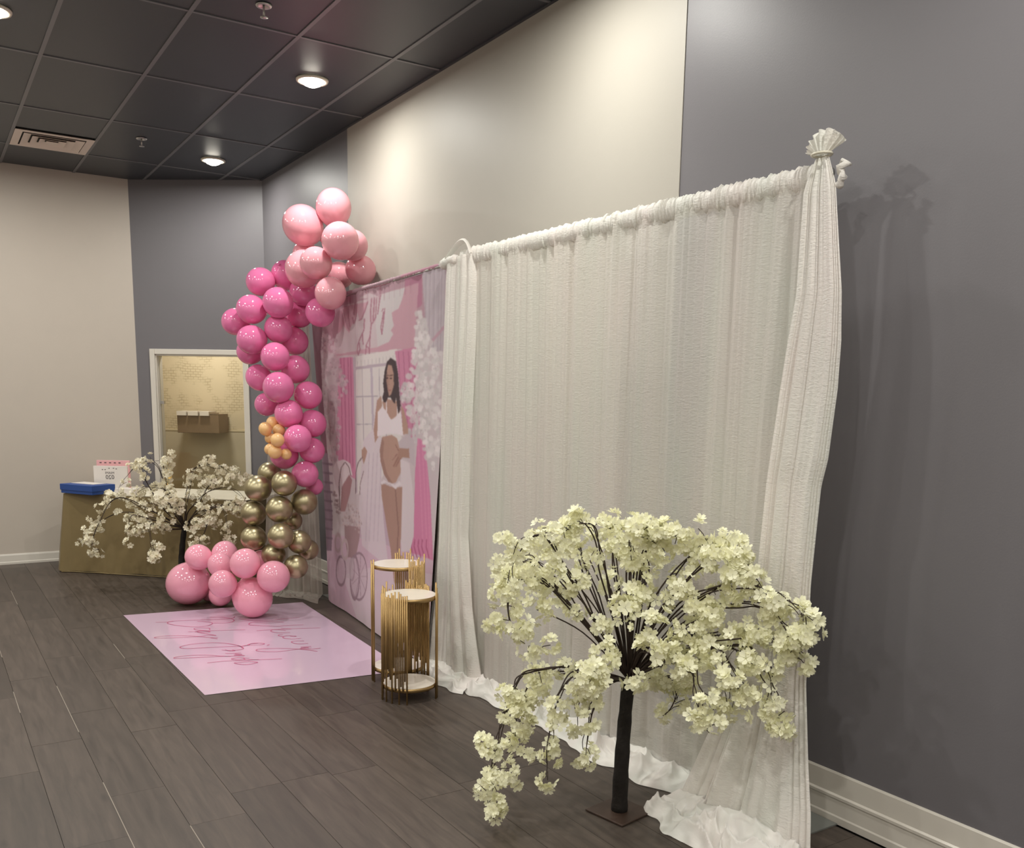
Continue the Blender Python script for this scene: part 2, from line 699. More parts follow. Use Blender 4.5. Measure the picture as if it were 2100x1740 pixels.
o = rest.build('outlying_planks', M['floor'], fl)
tag(o, kind='stuff')
for (k, a, b) in ((1, 6.4, 7.4), (2, 4.75, 5.6), (2, 3.1, 4.05), (2, 8.0, 8.6), (3, 2.7, 3.45), (1, 5.2, 5.6), (4, 6.0, 6.4)):
    x = row_x0 + k * PW
    MB().box((x - 0.0016, a, -0.004), (x + 0.0016, b, 0.0004)).build('joint_filler', M['filler'], fl)

ce = MB().box((X_L, Y_B, ROOM_H + 0.02), (XW + 0.02, YT + 1.2, ROOM_H + 0.08)).build('ceiling', M['tile'])
tag(ce, 'charcoal grid ceiling with large tiles', None, kind='structure')
GX0, GY0, GW, GL = 0.2005, 5.5196, 0.61, 1.22
tile_me = MB().box((-0.5, -0.5, 0), (0.5, 0.5, 0.012)).mesh('ceiling_tile', M['tile'])
LAMPS = [(GX0 + GW * (i + 0.5), GY0 + GL * (j + 0.5)) for i in (-6, -3, 0, 3) for j in (-6, -4, -2, 0, 2)]


def edge_list(o0, step, lo, hi):
    e = [o0 + step * k for k in range(-30, 30) if lo + 0.02 < o0 + step * k < hi - 0.02]
    return [lo] + e + [hi]


exs, eys = edge_list(GX0, GW, X_L, XW), edge_list(GY0, GL, Y_B, YT)
for i in range(len(exs) - 1):
    for j in range(len(eys) - 1):
        a, b, c, d = exs[i], exs[i + 1], eys[j], eys[j + 1]
        if a > 0.7 and b < 1.5 and abs((c + d) / 2 - 8.57) < 0.2 and a < 0.9:
            d2 = 8.60       # the vent takes the far half of this bay
            obj('ceiling_tile', tile_me, ce, ((a + b) / 2, (c + d2) / 2, ROOM_H + 0.006), None, (b - a - 0.02, d2 - c - 0.02, 1))
            continue
        obj('ceiling_tile', tile_me, ce, ((a + b) / 2, (c + d) / 2, ROOM_H + 0.006), None, (b - a - 0.02, d - c - 0.02, 1))
for x in exs[1:-1]:
    MB().box((x - 0.012, Y_B, ROOM_H), (x + 0.012, YT, ROOM_H + 0.02)).build('grid_bar', M['tbar'], ce)
for y in eys[1:-1]:
    MB().box((X_L, y - 0.0100, ROOM_H + 0.001), (XW, y + 0.0100, ROOM_H + 0.02)).build('grid_bar', M['tbar'], ce)
MB().box((XW - 0.022, Y_B, ROOM_H - 0.002), (XW, YT, ROOM_H + 0.02)).build('grid_bar', M['tile'], ce)

CX0, CY1 = AP0[0], AP1[1]
wr = MB().box((XW, Y_B, 0), (XW + 0.1, CY1 + 0.04, ROOM_H + 0.03)).build('wall_right', M['grey'])
tag(wr, 'slate grey side wall behind the backdrop', None, kind='structure')
MB().box((XW - 0.004, 3.262, 0.0), (XW + 0.01, 7.06, ROOM_H + 0.01)).build('wall_panel', M['white_panel'], wr)
wb = MB().box((X_L - 0.1, YT, 0), (CX0, YT + 0.1, ROOM_H + 0.03)).build('wall_far', M['tan'])
tag(wb, 'tan far wall', None, kind='structure')
wl = MB().box((X_L - 0.1, Y_B, 0), (X_L, YT, ROOM_H + 0.03)).build('wall_left', M['tan'])
tag(wl, 'tan wall on the left side of the room', None, kind='structure')
wk = MB().box((X_L - 0.1, Y_B - 0.1, 0), (XW + 0.1, Y_B, ROOM_H + 0.03)).build('wall_rear', M['tan'])
tag(wk, 'tan wall behind the photographer', None, kind='structure')

# angled wall with a door opening; local u along the wall from the tan corner, w up
AL = math.hypot(AP1[0] - AP0[0], AP1[1] - AP0[1])
ADX, ADY = (AP1[0] - AP0[0]) / AL, (AP1[1] - AP0[1]) / AL
AM = Matrix(((ADX, -ADY, 0, AP0[0]), (ADY, ADX, 0, AP0[1]), (0, 0, 1, 0), (0, 0, 0, 1)))   # local x along wall, y outward (away from room), z up
S2 = math.sqrt(0.5)


DU0, DU1, DH = 0.142, 1.153, 2.10      # outside edges of the door frame
FRW = 0.052
wa = MB()
wa.box((0, 0, 0), (DU0 + 0.03, 0.1, ROOM_H + 0.03), AM)
wa.box((DU1 - 0.03, 0, 0), (AL, 0.1, ROOM_H + 0.03), AM)
wa.box((DU0 + 0.03, 0, DH - 0.03), (DU1 - 0.03, 0.1, ROOM_H + 0.03), AM)
wa = wa.build('wall_angled', M['grey'])
tag(wa, 'slate grey angled corner wall with the door', None, kind='structure')

# the door: casing, jambs, glass leaf
dr = thing('door_1', tuple(AM @ Vector(((DU0 + DU1) / 2, 0, 0))), 'glazed door with a white frame in the angled corner wall', None)
tag(dr, kind='structure')
for a, b in (((DU0, -0.018, 0), (DU0 + FRW, 0.012, DH)), ((DU1 - FRW, -0.018, 0), (DU1, 0.012, DH)), ((DU0 + FRW, -0.018, DH - FRW), (DU1 - FRW, 0.012, DH))):
    MB().box(a, b, AM).build('door_casing', M['trim'], dr, bevel=0.004)
for a, b in (((DU0 + 0.03, 0.0, 0), (DU0 + FRW + 0.012, 0.13, DH - 0.03)), ((DU1 - FRW - 0.012, 0.0, 0), (DU1 - 0.03, 0.13, DH - 0.03)), ((DU0 + FRW, 0.0, DH - FRW - 0.012), (DU1 - FRW, 0.13, DH - 0.03))):
    MB().box(a, b, AM).build('door_jamb', M['trim'], dr)
lf = MB().box((DU0 + FRW + 0.012, 0.055, 0.02), (DU1 - FRW - 0.012, 0.063, DH - FRW - 0.012), AM).build('glass_leaf', M['glass'], dr)
MB().box((DU0 + FRW + 0.012, 0.04, 1.555), (DU0 + FRW + 0.05, 0.078, 1.585), AM).build('glass_clamp', M['chrome'], lf)

# the lobby seen through the glass
LU0, LU1, LD, LH = -0.75, 1.30, 1.20, 2.62
al = MB()
al.box((LU0, LD, 1.25), (LU1, LD + 0.06, LH), AM)
al = al.build('wall_lobby', M['paper_pattern'])
tag(al, 'beige patterned wall seen through the glass door', None, kind='structure')
MB().box((LU0, LD - 0.006, 0), (LU1, LD + 0.06, 1.25), AM).build('lower_wall', M['wainscot'], al)
MB().box((LU0, LD - 0.012, 1.245), (LU1, LD + 0.02, 1.262), AM).build('chair_rail', M['beige'], al)
for a, b in (((LU0 - 0.06, 0.1, 0), (LU0, LD + 0.06, LH)), ((LU1, 0.1, 0), (LU1 + 0.06, LD + 0.06, LH))):
    MB().box(a, b, AM).build('side_wall', M['beige'], al)
MB().box((LU0 - 0.06, 0.1, LH), (LU1 + 0.06, LD + 0.06, LH + 0.05), AM).build('lobby_ceiling', M['trim'], al)
MB().box((LU0 - 0.06, 0.1, -0.05), (LU1 + 0.06, LD + 0.06, 0.0), AM).build('lobby_floor', M['wainscot'], al)
for a, b in (((LU0 - 0.06, 0.1, 0), (0.145, 0.14, LH)), ((1.15, 0.1, 0), (LU1 + 0.06, 0.14, LH)), ((0.145, 0.1, 2.1), (1.15, 0.14, LH))):
    MB().box(a, b, AM).build('inner_wall', M['beige'], al)
rk = thing('wall_rack', tuple(AM @ Vector((0.23, LD - 0.15, 1.23))), 'brown wall-mounted paper rack seen through the glass door', 'rack')
RM = AM
MB().box((0.0, LD - 0.30, 1.232), (0.475, LD - 0.018, 1.445), RM).build('rack_body', M['brown'], rk, bevel=0.004)
MB().box((0.0, LD - 0.305, 1.45), (0.475, LD - 0.29, 1.458), RM).build('rack_lip', M['brown'], rk)
for k, (a, b) in enumerate(((0.01, 0.115), (0.135, 0.25), (0.27, 0.375))):
    o = MB().box((a, LD - 0.33, 1.425), (b, LD - 0.12, 1.472), RM).build('paper_stack', M['paper'])
    tag(o, ('leftmost', 'middle', 'rightmost')[k] + ' white paper stack on the brown wall rack', 'paper', 'papers on the wall rack')
lg = bpy.data.lights.new('lobby_lamp_light', 'AREA')
lg.shape = 'DISK'
lg.size = 0.22
lg.energy = 17
lg.color = (1.0, 0.95, 0.90)
lo = bpy.data.objects.new('lobby_lamp_light', lg)
COL.objects.link(lo)
lt = thing('lobby_lamp', tuple(AM @ Vector((0.35, 0.55, LH - 0.03))), 'round ceiling lamp in the lobby behind the glass door', 'lamp')
MB().lathe([(0.13, 0.0), (0.14, 0.012), (0.14, 0.028)], tuple(AM @ Vector((0.35, 0.55, LH - 0.03)))).build('lamp_rim', M['lamp_trim'], lt)
lo.parent = lt
lo.location = (0, 0, -0.012)

# baseboards
bbm = MB()
prof = [(0, 0), (0.020, 0), (0.020, 0.028), (0.016, 0.034), (0.014, 0.095), (0.018, 0.102), (0.018, 0.112), (0.010, 0.118), (0.008, 0.198), (0.004, 0.205), (0, 0.205)]
n = len(prof)
ya, yb = Y_B, CY1
v = [(XW - a, ya, z) for a, z in prof] + [(XW - a, yb, z) for a, z in prof]
bbm.add(v, [(i, i + 1, n + i + 1, n + i) for i in range(n - 1)])
o = bbm.build('baseboard_right', M['trim'])
tag(o, 'tall white moulded baseboard along the grey wall', None, kind='structure')
prof2 = [(0, 0), (0.018, 0), (0.018, 0.02), (0.012, 0.026), (0.010, 0.085), (0.004, 0.1), (0, 0.1)]
n = len(prof2)
bb2 = MB()
v = [(X_L, YT - a, z) for a, z in prof2] + [(CX0, YT - a, z) for a, z in prof2]
bb2.add(v, [(i, n + i, n + i + 1, i + 1) for i in range(n - 1)])
o = bb2.build('baseboard_far', M['trim'])
tag(o, 'low white baseboard along the tan wall', None, kind='structure')
for k, (a, b) in enumerate(((0.0, DU0), (DU1, AL))):
    o = MB().box((a, -0.016, 0), (b, 0.004, 0.1), AM).build('baseboard_angled_%d' % (k + 1), M['trim'])
    tag(o, 'white baseboard on the angled wall beside the door', None, kind='structure')

# ------------------------------------------------------------------ ceiling lamps, sprinklers, vent
ring_me = MB().lathe([(0.078, 0.0), (0.085, -0.010), (0.102, -0.010), (0.106, -0.002), (0.106, 0.004), (0.078, 0.004)], n=32).mesh('trim_ring', M['lamp_trim'], True)
bulb_me = MB().lathe([(0.0001, -0.042), (0.030, -0.039), (0.055, -0.028), (0.070, -0.012), (0.077, 0.004)], n=32).mesh('bulb', M['bulb'], True)
ld = bpy.data.lights.new('downlight', 'AREA')
ld.shape = 'DISK'
ld.size = 0.10
ld.energy = LAMP_W
ld.color = LAMP_COL
VIS = {(3, 0): 'recessed ceiling lamp nearest the white wall panel', (3, 2): 'recessed ceiling lamp above the angled corner near the balloons', (0, 0): 'recessed ceiling lamp cut by the left edge of the picture'}
for i in (-6, -3, 0, 3):
    for j in (-6, -4, -2, 0, 2):
        x, y = GX0 + GW * (i + 0.5), GY0 + GL * (j + 0.5)
        if i == 3 and j == 0:
            x, y = 2.36, 6.176
        if i == 3 and j == 2:
            x, y = 2.383, 8.685
        lab = VIS.get((i, j), 'recessed round ceiling lamp outside the picture')
        t = thing('ceiling_light', (x, y, ROOM_H), lab, 'lamp', 'recessed ceiling lamps')
        obj('trim_ring', ring_me, t, (x, y, ROOM_H))
        obj('bulb', bulb_me, t, (x, y, ROOM_H))
        l = bpy.data.objects.new('downlight', ld)
        COL.objects.link(l)
        l.parent = t
        l.location = (0, 0, -0.0435)
for x, y, lab in ((1.727, 5.211, 'chrome ceiling sprinkler near the top edge'), (1.715, 8.342, 'chrome ceiling sprinkler between the vent and the far lamp')):
    t = thing('sprinkler', (x, y, ROOM_H), lab, 'sprinkler', 'ceiling sprinklers')
    MB().lathe([(0.018, 0.0), (0.024, -0.004), (0.040, -0.005), (0.043, 0.0), (0.043, 0.004)], (x, y, ROOM_H), 24).build('escutcheon', M['chrome'], t, True)
    MB().tube([(x, y, ROOM_H), (x, y, ROOM_H - 0.055)], 0.006, 8).build('stem', M['chrome'], t, True)
    MB().lathe([(0.003, -0.050), (0.020, -0.056), (0.021, -0.060), (0.004, -0.062)], (x, y, ROOM_H), 16).build('deflector', M['chrome'], t, True)
vx0, vx1, vy0, vy1 = 0.822, 1.410, 8.615, 9.17
vt = thing('ceiling_vent', ((vx0 + vx1) / 2, (vy0 + vy1) / 2, ROOM_H), 'square beige stepped air vent in the dark ceiling', 'vent')
MB().box((vx0 + 0.02, vy0 + 0.02, ROOM_H + 0.004), (vx1 - 0.02, vy1 - 0.02, ROOM_H + 0.012)).build('duct', M['vent_dark'], vt)


def sq_ring(cx, cy, ox, oy, ix, iy, zo, zi):
    m = MB()
    v = [(cx + sx * ox, cy + sy * oy, zo) for sx, sy in ((-1, -1), (1, -1), (1, 1), (-1, 1))] + [(cx + sx * ix, cy + sy * iy, zi) for sx, sy in ((-1, -1), (1, -1), (1, 1), (-1, 1))]
    v += [(a, b, c + 0.003) for a, b, c in v]
    f = [(i, (i + 1) % 4, 4 + (i + 1) % 4, 4 + i) for i in range(4)] + [(8 + i, 12 + i, 12 + (i + 1) % 4, 8 + (i + 1) % 4) for i in range(4)]
    f += [(4 + i, 4 + (i + 1) % 4, 12 + (i + 1) % 4, 12 + i) for i in range(4)] + [((i + 1) % 4, i, 8 + i, 8 + (i + 1) % 4) for i in range(4)]
    return m.add(v, f)


vcx, vcy = (vx0 + vx1) / 2, (vy0 + vy1) / 2
sq_ring(vcx, vcy, 0.292, 0.276, 0.235, 0.222, ROOM_H - 0.006, ROOM_H - 0.006).build('vent_frame', M['vent'], vt)
for a, b in ((0.225, 0.165), (0.158, 0.105), (0.098, 0.05)):
    sq_ring(vcx, vcy, a, a * 0.95, b, b * 0.95, ROOM_H - 0.014, ROOM_H + 0.004).build('louver', M['vent'], vt)
MB().box((vcx - 0.046, vcy - 0.044, ROOM_H - 0.014), (vcx + 0.046, vcy + 0.044, ROOM_H - 0.011)).build('centre_plate', M['vent'], vt)

# ------------------------------------------------------------------ backdrop stand, curtains
PR = np.array([2.78, 2.34])
PL = np.array([2.655, 4.66])
st = thing('backdrop_stand', (2.86, 2.25, 0), 'steel backdrop stand holding the white curtain and the printed backdrop', 'stand')
MB().box((2.70, 2.155, 0.0), (2.955, 2.42, 0.006)).build('base_plate', M['steel_plate'], st)
MB().box((2.60, 4.62, 0.0), (2.86, 4.88, 0.006)).build('base_plate', M['steel_plate'], st)
MB().box((2.76, 7.0, 0.0), (2.95, 7.2, 0.006)).build('base_plate', M['steel_plate'], st)
for a, b in (((2.83, 2.30), (2.78, 2.30)), ((2.72, 4.72), (2.665, 4.72)), ((2.84, 7.12), (2.74, 7.16))):
    MB().tube([(a[0], a[1], 0.005), (a[0], a[1], 2.38), (b[0], b[1], 2.45)], 0.018, 10).build('pole', M['chrome'], st, True)
MB().tube([(2.782, 2.26, 2.46), (2.655, 4.74, 2.435)], 0.014, 8).build('crossbar', M['chrome'], st, True)
MB().tube([(2.668, 4.74, 2.425), (2.73, 7.2, 2.375)], 0.014, 8).build('crossbar', M['chrome'], st, True)


def fold_profile(u, s, seed, wide=5.0, fine=26.0):
    """u metres along the cloth, s 0 at the top .. 1 at the floor"""
    drift = 0.10 * n1(u * 1.3 + 5, seed + 1) * s
    ud = u + drift
    w = n1(ud * 4.2, seed + 2)
    w2 = n1(ud * 10.0, seed + 4)
    f = n1((u + 0.5 * drift) * fine, seed + 5)
    f2 = n1((u + 0.3 * drift) * fine * 2.3, seed + 6)
    g = np.abs(n1(ud * fine * 0.5, seed + 7)) ** 0.55 - 0.5
    g2 = np.abs(n1((u - 0.7 * drift) * 6.0, seed + 8)) ** 0.5 - 0.5
    return w * (0.004 + 0.016 * s) + w2 * (0.005 + 0.012 * s) + f * (0.010 - 0.004 * s) + f2 * 0.004 * (1 - 0.6 * s) + g * 0.012 + g2 * (0.006 + 0.030 * s)


def ridged(x, y, seed):
    wx = x + 0.7 * n2(x * 0.9, y * 0.9, seed + 20)
    wy = y + 0.7 * n2(x * 0.9 + 9, y * 0.9, seed + 21)
    r1 = 1 - np.abs(n2(wx, wy, seed)) ** 0.8
    r2 = 1 - np.abs(n2(wx * 2.3 + 4, wy * 2.1, seed + 1)) ** 0.8
    return 0.7 * r1 + 0.3 * r2


def pool_from(Q, seed, spread, npz=60, lift=0.06, ydir=0.0, fan=0.12):
    """continue the drape on to the floor from its last row"""
    r = Q[-1]
    nu = len(r)
    k = np.linspace(0, 1, nu)[None]
    wm = float(np.abs(r[-1, 1] - r[0, 1]))
    w = np.linspace(0, 1, npz)[:, None]
    sp = spread * (0.62 + 0.38 * np.sin(np.pi * np.clip(0.12 + 0.8 * k, 0, 1))) * (1 + 0.25 * n1(k * wm * 6, seed) + 0.05 * n1(k * wm * 13, seed + 1))
    x, y = k * wm * 6.2, w * spread * 11
    e = ridged(x + 0.5 * y, y, seed + 2)
    env = np.sin(np.pi * np.clip(0.10 + 0.89 * w, 0, 1)) ** 0.75
    o = np.zeros((npz, nu, 3))
    sm = np.convolve(np.pad(r[:, 0], 12, 'edge'), np.ones(25) / 25, 'valid')
    bx0 = r[None, :, 0] * (1 - w) ** 2 + sm[None] * (1 - (1 - w) ** 2)
    o[..., 0] = bx0 - sp * w ** 0.9 - 0.025 * n2(x, y * 0.7, seed + 6) * w
    o[..., 1] = r[None, :, 1] + ydir * w + 0.04 * n2(x * 0.8, y * 0.7, seed + 4) * w + (k - 0.5) * np.sign(r[-1, 1] - r[0, 1]) * fan * w
    o[..., 2] = np.maximum(0.004, r[None, :, 2] * (1 - w) ** 3 + env * lift * (0.14 + 1.05 * e ** 1.9) * (0.75 + 0.25 * n1(k * wm * 4, seed + 7)))
    return o


cur = thing('white_curtain', (2.72, 3.5, 0), 'wide white crinkled sheer curtain gathered on a rod', 'curtain')
NU, NZ, NP = 760, 64, 44
u = np.linspace(0, 1, NU)[None, :]
LEN = float(np.linalg.norm(PL - PR))
base = PR[None, None, :] * (1 - u[..., None]) + PL[None, None, :] * u[..., None]
nrm = np.array([-(PL - PR)[1], (PL - PR)[0]]) / LEN          # towards the room
if nrm[0] > 0:
    nrm = -nrm
um = u * LEN
s = np.linspace(0, 1, NZ)[:, None]
s = s ** 0.9
ztop = 2.455 - 0.02 * u
z = ztop * (1 - s) + 0.035 * s
d = fold_profile(um, s, 11) + 0.012
lat = 0.012 * n1(um * 9, 31) * s
P = np.zeros((NZ + NP, NU, 3))
P[:NZ, :, 0] = base[..., 0] + nrm[0] * d
P[:NZ, :, 1] = base[..., 1] + nrm[1] * d + lat
P[:NZ, :, 2] = z
# cloth that lies on the floor
PQ = pool_from(P[:NZ], 41, 0.17, NP + 1, 0.105, 0.0, 0.0)
P[NZ:] = PQ[1:]
grid_obj('panel', P[:NZ + 1], M['sheer'], cur)
grid_obj('floor_pool', P[NZ - 1:], M['puddle'], cur)
# second layer of cloth where the panels double up
for seed_, ya0, yb0 in ((611, 2.36, 2.84), (622, 3.36, 4.64)):
    NU2, NZ2 = int(330 * (yb0 - ya0)), 56
    k = np.linspace(0, 1, NU2)[None]
    s = np.linspace(0, 1, NZ2)[:, None]
    yy = ya0 + (yb0 - ya0) * k + 0.03 * n1(s * 2 + seed_, seed_) * np.where(k < 0.5, 1 - 2 * k, 0)
    q = (yy - PR[1]) / (PL[1] - PR[1])
    dd = fold_profile(k * (yb0 - ya0) + 0 * s, s, seed_) - 0.040
    L2 = np.zeros((NZ2, NU2, 3))
    L2[..., 0] = PR[0] + (PL[0] - PR[0]) * q + nrm[0] * dd
    L2[..., 1] = yy + nrm[1] * dd
    L2[..., 2] = 2.45 * (1 - s) + 0.02 * s + 0 * k
    grid_obj('lining', L2, M['sheer'], cur)
# gathered rod pocket
NA = 14
uu = np.linspace(-0.01, 1.005, 1700)
a = np.linspace(0, 2 * np.pi, NA, endpoint=False)
um1 = uu * LEN
ctr = PR[None] * (1 - uu[:, None]) + PL[None] * uu[:, None]
rad = 1.0 + 0.07 * n1(um1 * 25, 51)[:, None] + 0.13 * n1(um1 * 120, 52)[:, None] + 0.10 * n2(um1[:, None] * 150, a[None] * 0.8, 53)
hz = (2.467 - 0.022 * uu)[:, None]
T = np.zeros((len(uu), NA, 3))
T[..., 0] = ctr[:, 0:1] + nrm[0] * 0.026 * rad * np.cos(a)[None]
T[..., 1] = ctr[:, 1:2] + nrm[1] * 0.026 * rad * np.cos(a)[None] + 0.006 * n1(um1 * 90, 54)[:, None] * np.sin(a)[None]
T[..., 2] = hz + 0.044 * rad * np.sin(a)[None] - 0.012
grid_obj('rod_pocket', T, M['drape'], cur, close_u=True)


def drape(name, label, zs, ya, yb, X, nf, seed, m, depth, flare, gather=(), nu=260, nz=90):
    """hanging drape given by its two edges: ya(z) near edge, yb(z) far edge; X(z)"""
    t = thing(name, (X[-1], (ya[-1] + yb[-1]) / 2, 0), label, 'curtain')
    z = np.concatenate([np.linspace(zs[0], zs[-1], nz)])
    zz = np.array(zs)[::-1]
    ia = np.interp(z, zz, np.array(ya)[::-1])[:, None]
    ib = np.interp(z, zz, np.array(yb)[::-1])[:, None]
    ix = np.interp(z, zz, np.array(X)[::-1])[:, None]
    k = np.linspace(0, 1, nu)[None]
    wdt = np.abs(ib - ia)
    ph = k * nf + 0.5 * n1(k * nf * 0.7, seed) + 0.25 * n2(k * 4, z[:, None] * 1.2, seed + 1)
    f = n1(ph * 1.5, seed + 2) * 0.9 + (np.abs(n1(ph * 2.3, seed + 8)) ** 0.55 - 0.5) * 0.9 + 0.25 * n1(k * nf * 3.1, seed + 3)
    A = depth * np.clip(wdt / np.max(wdt) * 1.2, 0.25, 1)
    Q = np.zeros((nz, nu, 3))
    Q[..., 1] = ia + (ib - ia) * k
    Q[..., 0] = ix - A * f - 0.4 * A
    Q[..., 2] = z[:, None] + 0 * k
    Q[..., 0] += 0.045 * np.exp(-(k / 0.05) ** 2) * ('middle pole' in label)
    return t, Q


# right-hand tied drape
t, Q = drape('tied_drape', 'white drape tied with a cable tie at the right end of the curtain rod',
             [2.500, 2.40, 2.04, 1.86, 1.70, 1.45, 1.36, 1.00, 0.63, 0.35, 0.19, 0.06],
             [2.240, 2.195, 2.132, 2.118, 2.116, 2.128, 2.146, 2.148, 2.122, 2.06, 2.005, 1.968],
             [2.295, 2.330, 2.322, 2.345, 2.362, 2.380, 2.390, 2.400, 2.47, 2.54, 2.585, 2.62],
             [2.735, 2.725, 2.715, 2.712, 2.71, 2.70, 2.70, 2.69, 2.675, 2.645, 2.61, 2.575], 6.5, 71, M['drape'], 0.034, 0)
grid_obj('panel', Q, M['drape'], t)
grid_obj('floor_pool', np.concatenate([Q[-1:], pool_from(Q, 81, 0.24, lift=0.125, fan=0.06)[1:]]), M['puddle'], t)
# fan of cloth above the tie
na, nr = 90, 10
aa = np.linspace(0, 1, na)[None]
r = np.linspace(0, 1, nr)[:, None]
pl = np.sin(aa * 2 * np.pi * 8) * 0.010 * r
ang = np.radians(172 - 150 * aa)
ln = (0.046 + 0.018 * np.sin(aa * np.pi) + 0.030 * aa ** 2.5) * (1 + 0.07 * n1(aa * 22, 91))
F = np.zeros((nr, na, 3))
F[..., 1] = 2.270 - (0.020 + ln * r) * np.cos(ang) + 0 * r
F[..., 0] = 2.735 - pl - 0.014 * np.sin(aa * np.pi)
F[..., 2] = 2.510 + ln * r * np.sin(ang) * 1.05 + 0.006 * r - 0.010 * (aa ** 5) * r
grid_obj('fan', F, M['drape'], t)
F2 = F.copy()
F2[..., 0] = 2.735 + 0.012 * np.sin(aa * np.pi) + pl
grid_obj('fan', F2, M['drape'], t)
tr = [(2.728 + 0.030 * math.cos(q), 2.268 + 0.036 * math.sin(q), 2.510) for q in np.linspace(0, 2 * math.pi, 25)]
MB().tube(tr, 0.005, 6, False).build('cable_tie', M['tie'], t, True)
rf = [(2.735 + 0.01 * math.sin(i * 2.3), 2.19 - 0.012 * math.sin(i * 1.7) - 0.010 * (i % 2), 2.475 - 0.011 * i) for i in range(9)]
MB().tube(rf, [0.010 + 0.006 * (i % 2) for i in range(9)], 8).build('frill', M['drape'], t, True)

# left tied drape at the middle pole
t, Q = drape('tied_drape', 'narrow white drape hung over the middle pole beside the printed backdrop',
             [2.44, 2.30, 1.97, 1.42, 0.86, 0.45, 0.16, 0.05],
             [4.515, 4.505, 4.515, 4.555, 4.57, 4.50, 4.40, 4.36],
             [4.79, 4.80, 4.815, 4.85, 4.87, 4.90, 4.93, 4.95],
             [2.625, 2.622, 2.62, 2.62, 2.615, 2.605, 2.59, 2.585], 5.5, 101, M['drape'], 0.024, 0)
grid_obj('panel', Q, M['drape'], t)
grid_obj('floor_pool', np.concatenate([Q[-1:], pool_from(Q, 111, 0.13, lift=0.075, fan=0.05)[1:]]), M['puddle'], t)
# loop of cloth over the pole end
na = 40
q = np.linspace(0, 1, na)
lc = np.stack([2.63 + 0.03 * np.sin(q * np.pi), 4.83 - 0.30 * q, 2.425 + 0.095 * np.sin(np.clip(q * 1.02, 0, 1) * np.pi) ** 0.9 + 0.01 * q], -1)
wv = np.linspace(-1, 1, 7)
L3 = lc[:, None, :] + np.stack([0.034 * wv, 0.030 * wv, 0.016 * (1 - wv ** 2)], -1)[None] * (0.7 + 0.3 * np.sin(q * np.pi))[:, None, None]
grid_obj('loop', L3, M['drape'], t)
rp2 = [(2.63 + 0.006 * math.sin(i * 2.1), 4.70 + 0.022 * i, 2.43 - 0.002 * i) for i in range(8)]
MB().tube(rp2, [0.024 + 0.007 * (i % 2) for i in range(8)], 10).build('frill', M['drape'], t, True)

# sheer hanging at the left end of the printed backdrop
t = thing('side_sheer', (2.55, 7.3, 0), 'thin ivory sheer hanging behind the gold and pink balloons', 'curtain')
nu, nz = 150, 60
k = np.linspace(0, 1, nu)[None]
s = np.linspace(0, 1, nz)[:, None]
zt = 2.33 * (1 - s) + 0.03 * s
xa, ya_ = 2.735 - 0.02 * s, 7.34 - 0.26 * s
xb, yb_ = 2.50 - 0.10 * s, 7.55 + 0.06 * s
fo = np.sin(2 * np.pi * (k * 7 + 0.5 * n1(k * 5, 121))) * 0.018 + 0.012 * n1(k * 26, 122)
Q = np.zeros((nz, nu, 3))
Q[..., 0] = xa + (xb - xa) * k - 0.7 * fo * (0.5 + 0.7 * s)
Q[..., 1] = ya_ + (yb_ - ya_) * k - 0.7 * fo * (0.5 + 0.7 * s)
Q[..., 2] = zt + 0 * k
grid_obj('panel', Q, M['side_sheer'], t)
pq = pool_from(Q, 131, 0.10, lift=0.03, ydir=-0.10)
grid_obj('floor_pool', np.concatenate([Q[-1:], pq[1:]]), M['side_sheer'], t)

# ------------------------------------------------------------------ printed backdrop
NC, NR = 330, 620
k = np.linspace(0, 1, NC)[None]
s = np.linspace(0, 1, NR)[:, None]
yr = 4.80 + 0.06 * s
yl = 7.36 - 0.37 * s
Y = yr + (yl - yr) * k
ztp = 2.438 - 0.052 * k
Z = ztp * (1 - s) + 0.012 * s
xt = 2.668 + 0.055 * k
xb_ = 2.711 - 0.079 * (7.0 - Y)
X = xt + (xb_ - xt) * s
rest_px, rest_py = to_px(np.stack([X, Y, Z], -1))
X = X - 0.010 * n1(Y * 5 + 0.4 * s, 201) * (0.3 + s) - 0.006 * n1(Y * 13, 202) * (1 - s) - 0.004 * n1(Y * 40, 203) * np.exp(-s * 14)
X = X + 0.05 * np.clip((k - 0.93) / 0.07, 0, 1) ** 1.5 * (0.4 + 0.6 * (1 - s))     # left edge turns back
G = np.zeros((NR, NC, 3))
G[:] = (206, 188, 193)
px, py = rest_px, rest_py
rng = np.random.RandomState(3)


def inside(pts):
    r = np.zeros(px.shape, bool)
    n = len(pts)
    j = n - 1
    for i in range(n):
        xi, yi = pts[i]
        xj, yj = pts[j]
        if yi != yj:
            c = ((yi > py) != (yj > py)) & (px < (xj - xi) * (py - yi) / (yj - yi) + xi)
            r ^= c
        j = i
    return r


def poly(pts, c, a=1.0):
    m = inside(pts)
    G[m] = G[m] * (1 - a) + np.array(c) * a
    return m


def line(pts, wdt, c, a=1.0):
    for (x0, y0), (x1, y1) in zip(pts[:-1], pts[1:]):
        L2 = (x1 - x0) ** 2 + (y1 - y0) ** 2 + 1e-9
        q = np.clip(((px - x0) * (x1 - x0) + (py - y0) * (y1 - y0)) / L2, 0, 1)
        dd = np.hypot(px - x0 - q * (x1 - x0), py - y0 - q * (y1 - y0))
        m = dd < wdt
        G[m] = G[m] * (1 - a) + np.array(c) * a


def ell(cx, cy, rx, ry, c, a=1.0, ring=None):
    e = np.hypot((px - cx) / rx, (py - cy) / ry)
    m = e < 1 if ring is None else np.abs(e - 1) * min(rx, ry) < ring
    G[m] = G[m] * (1 - a) + np.array(c) * a


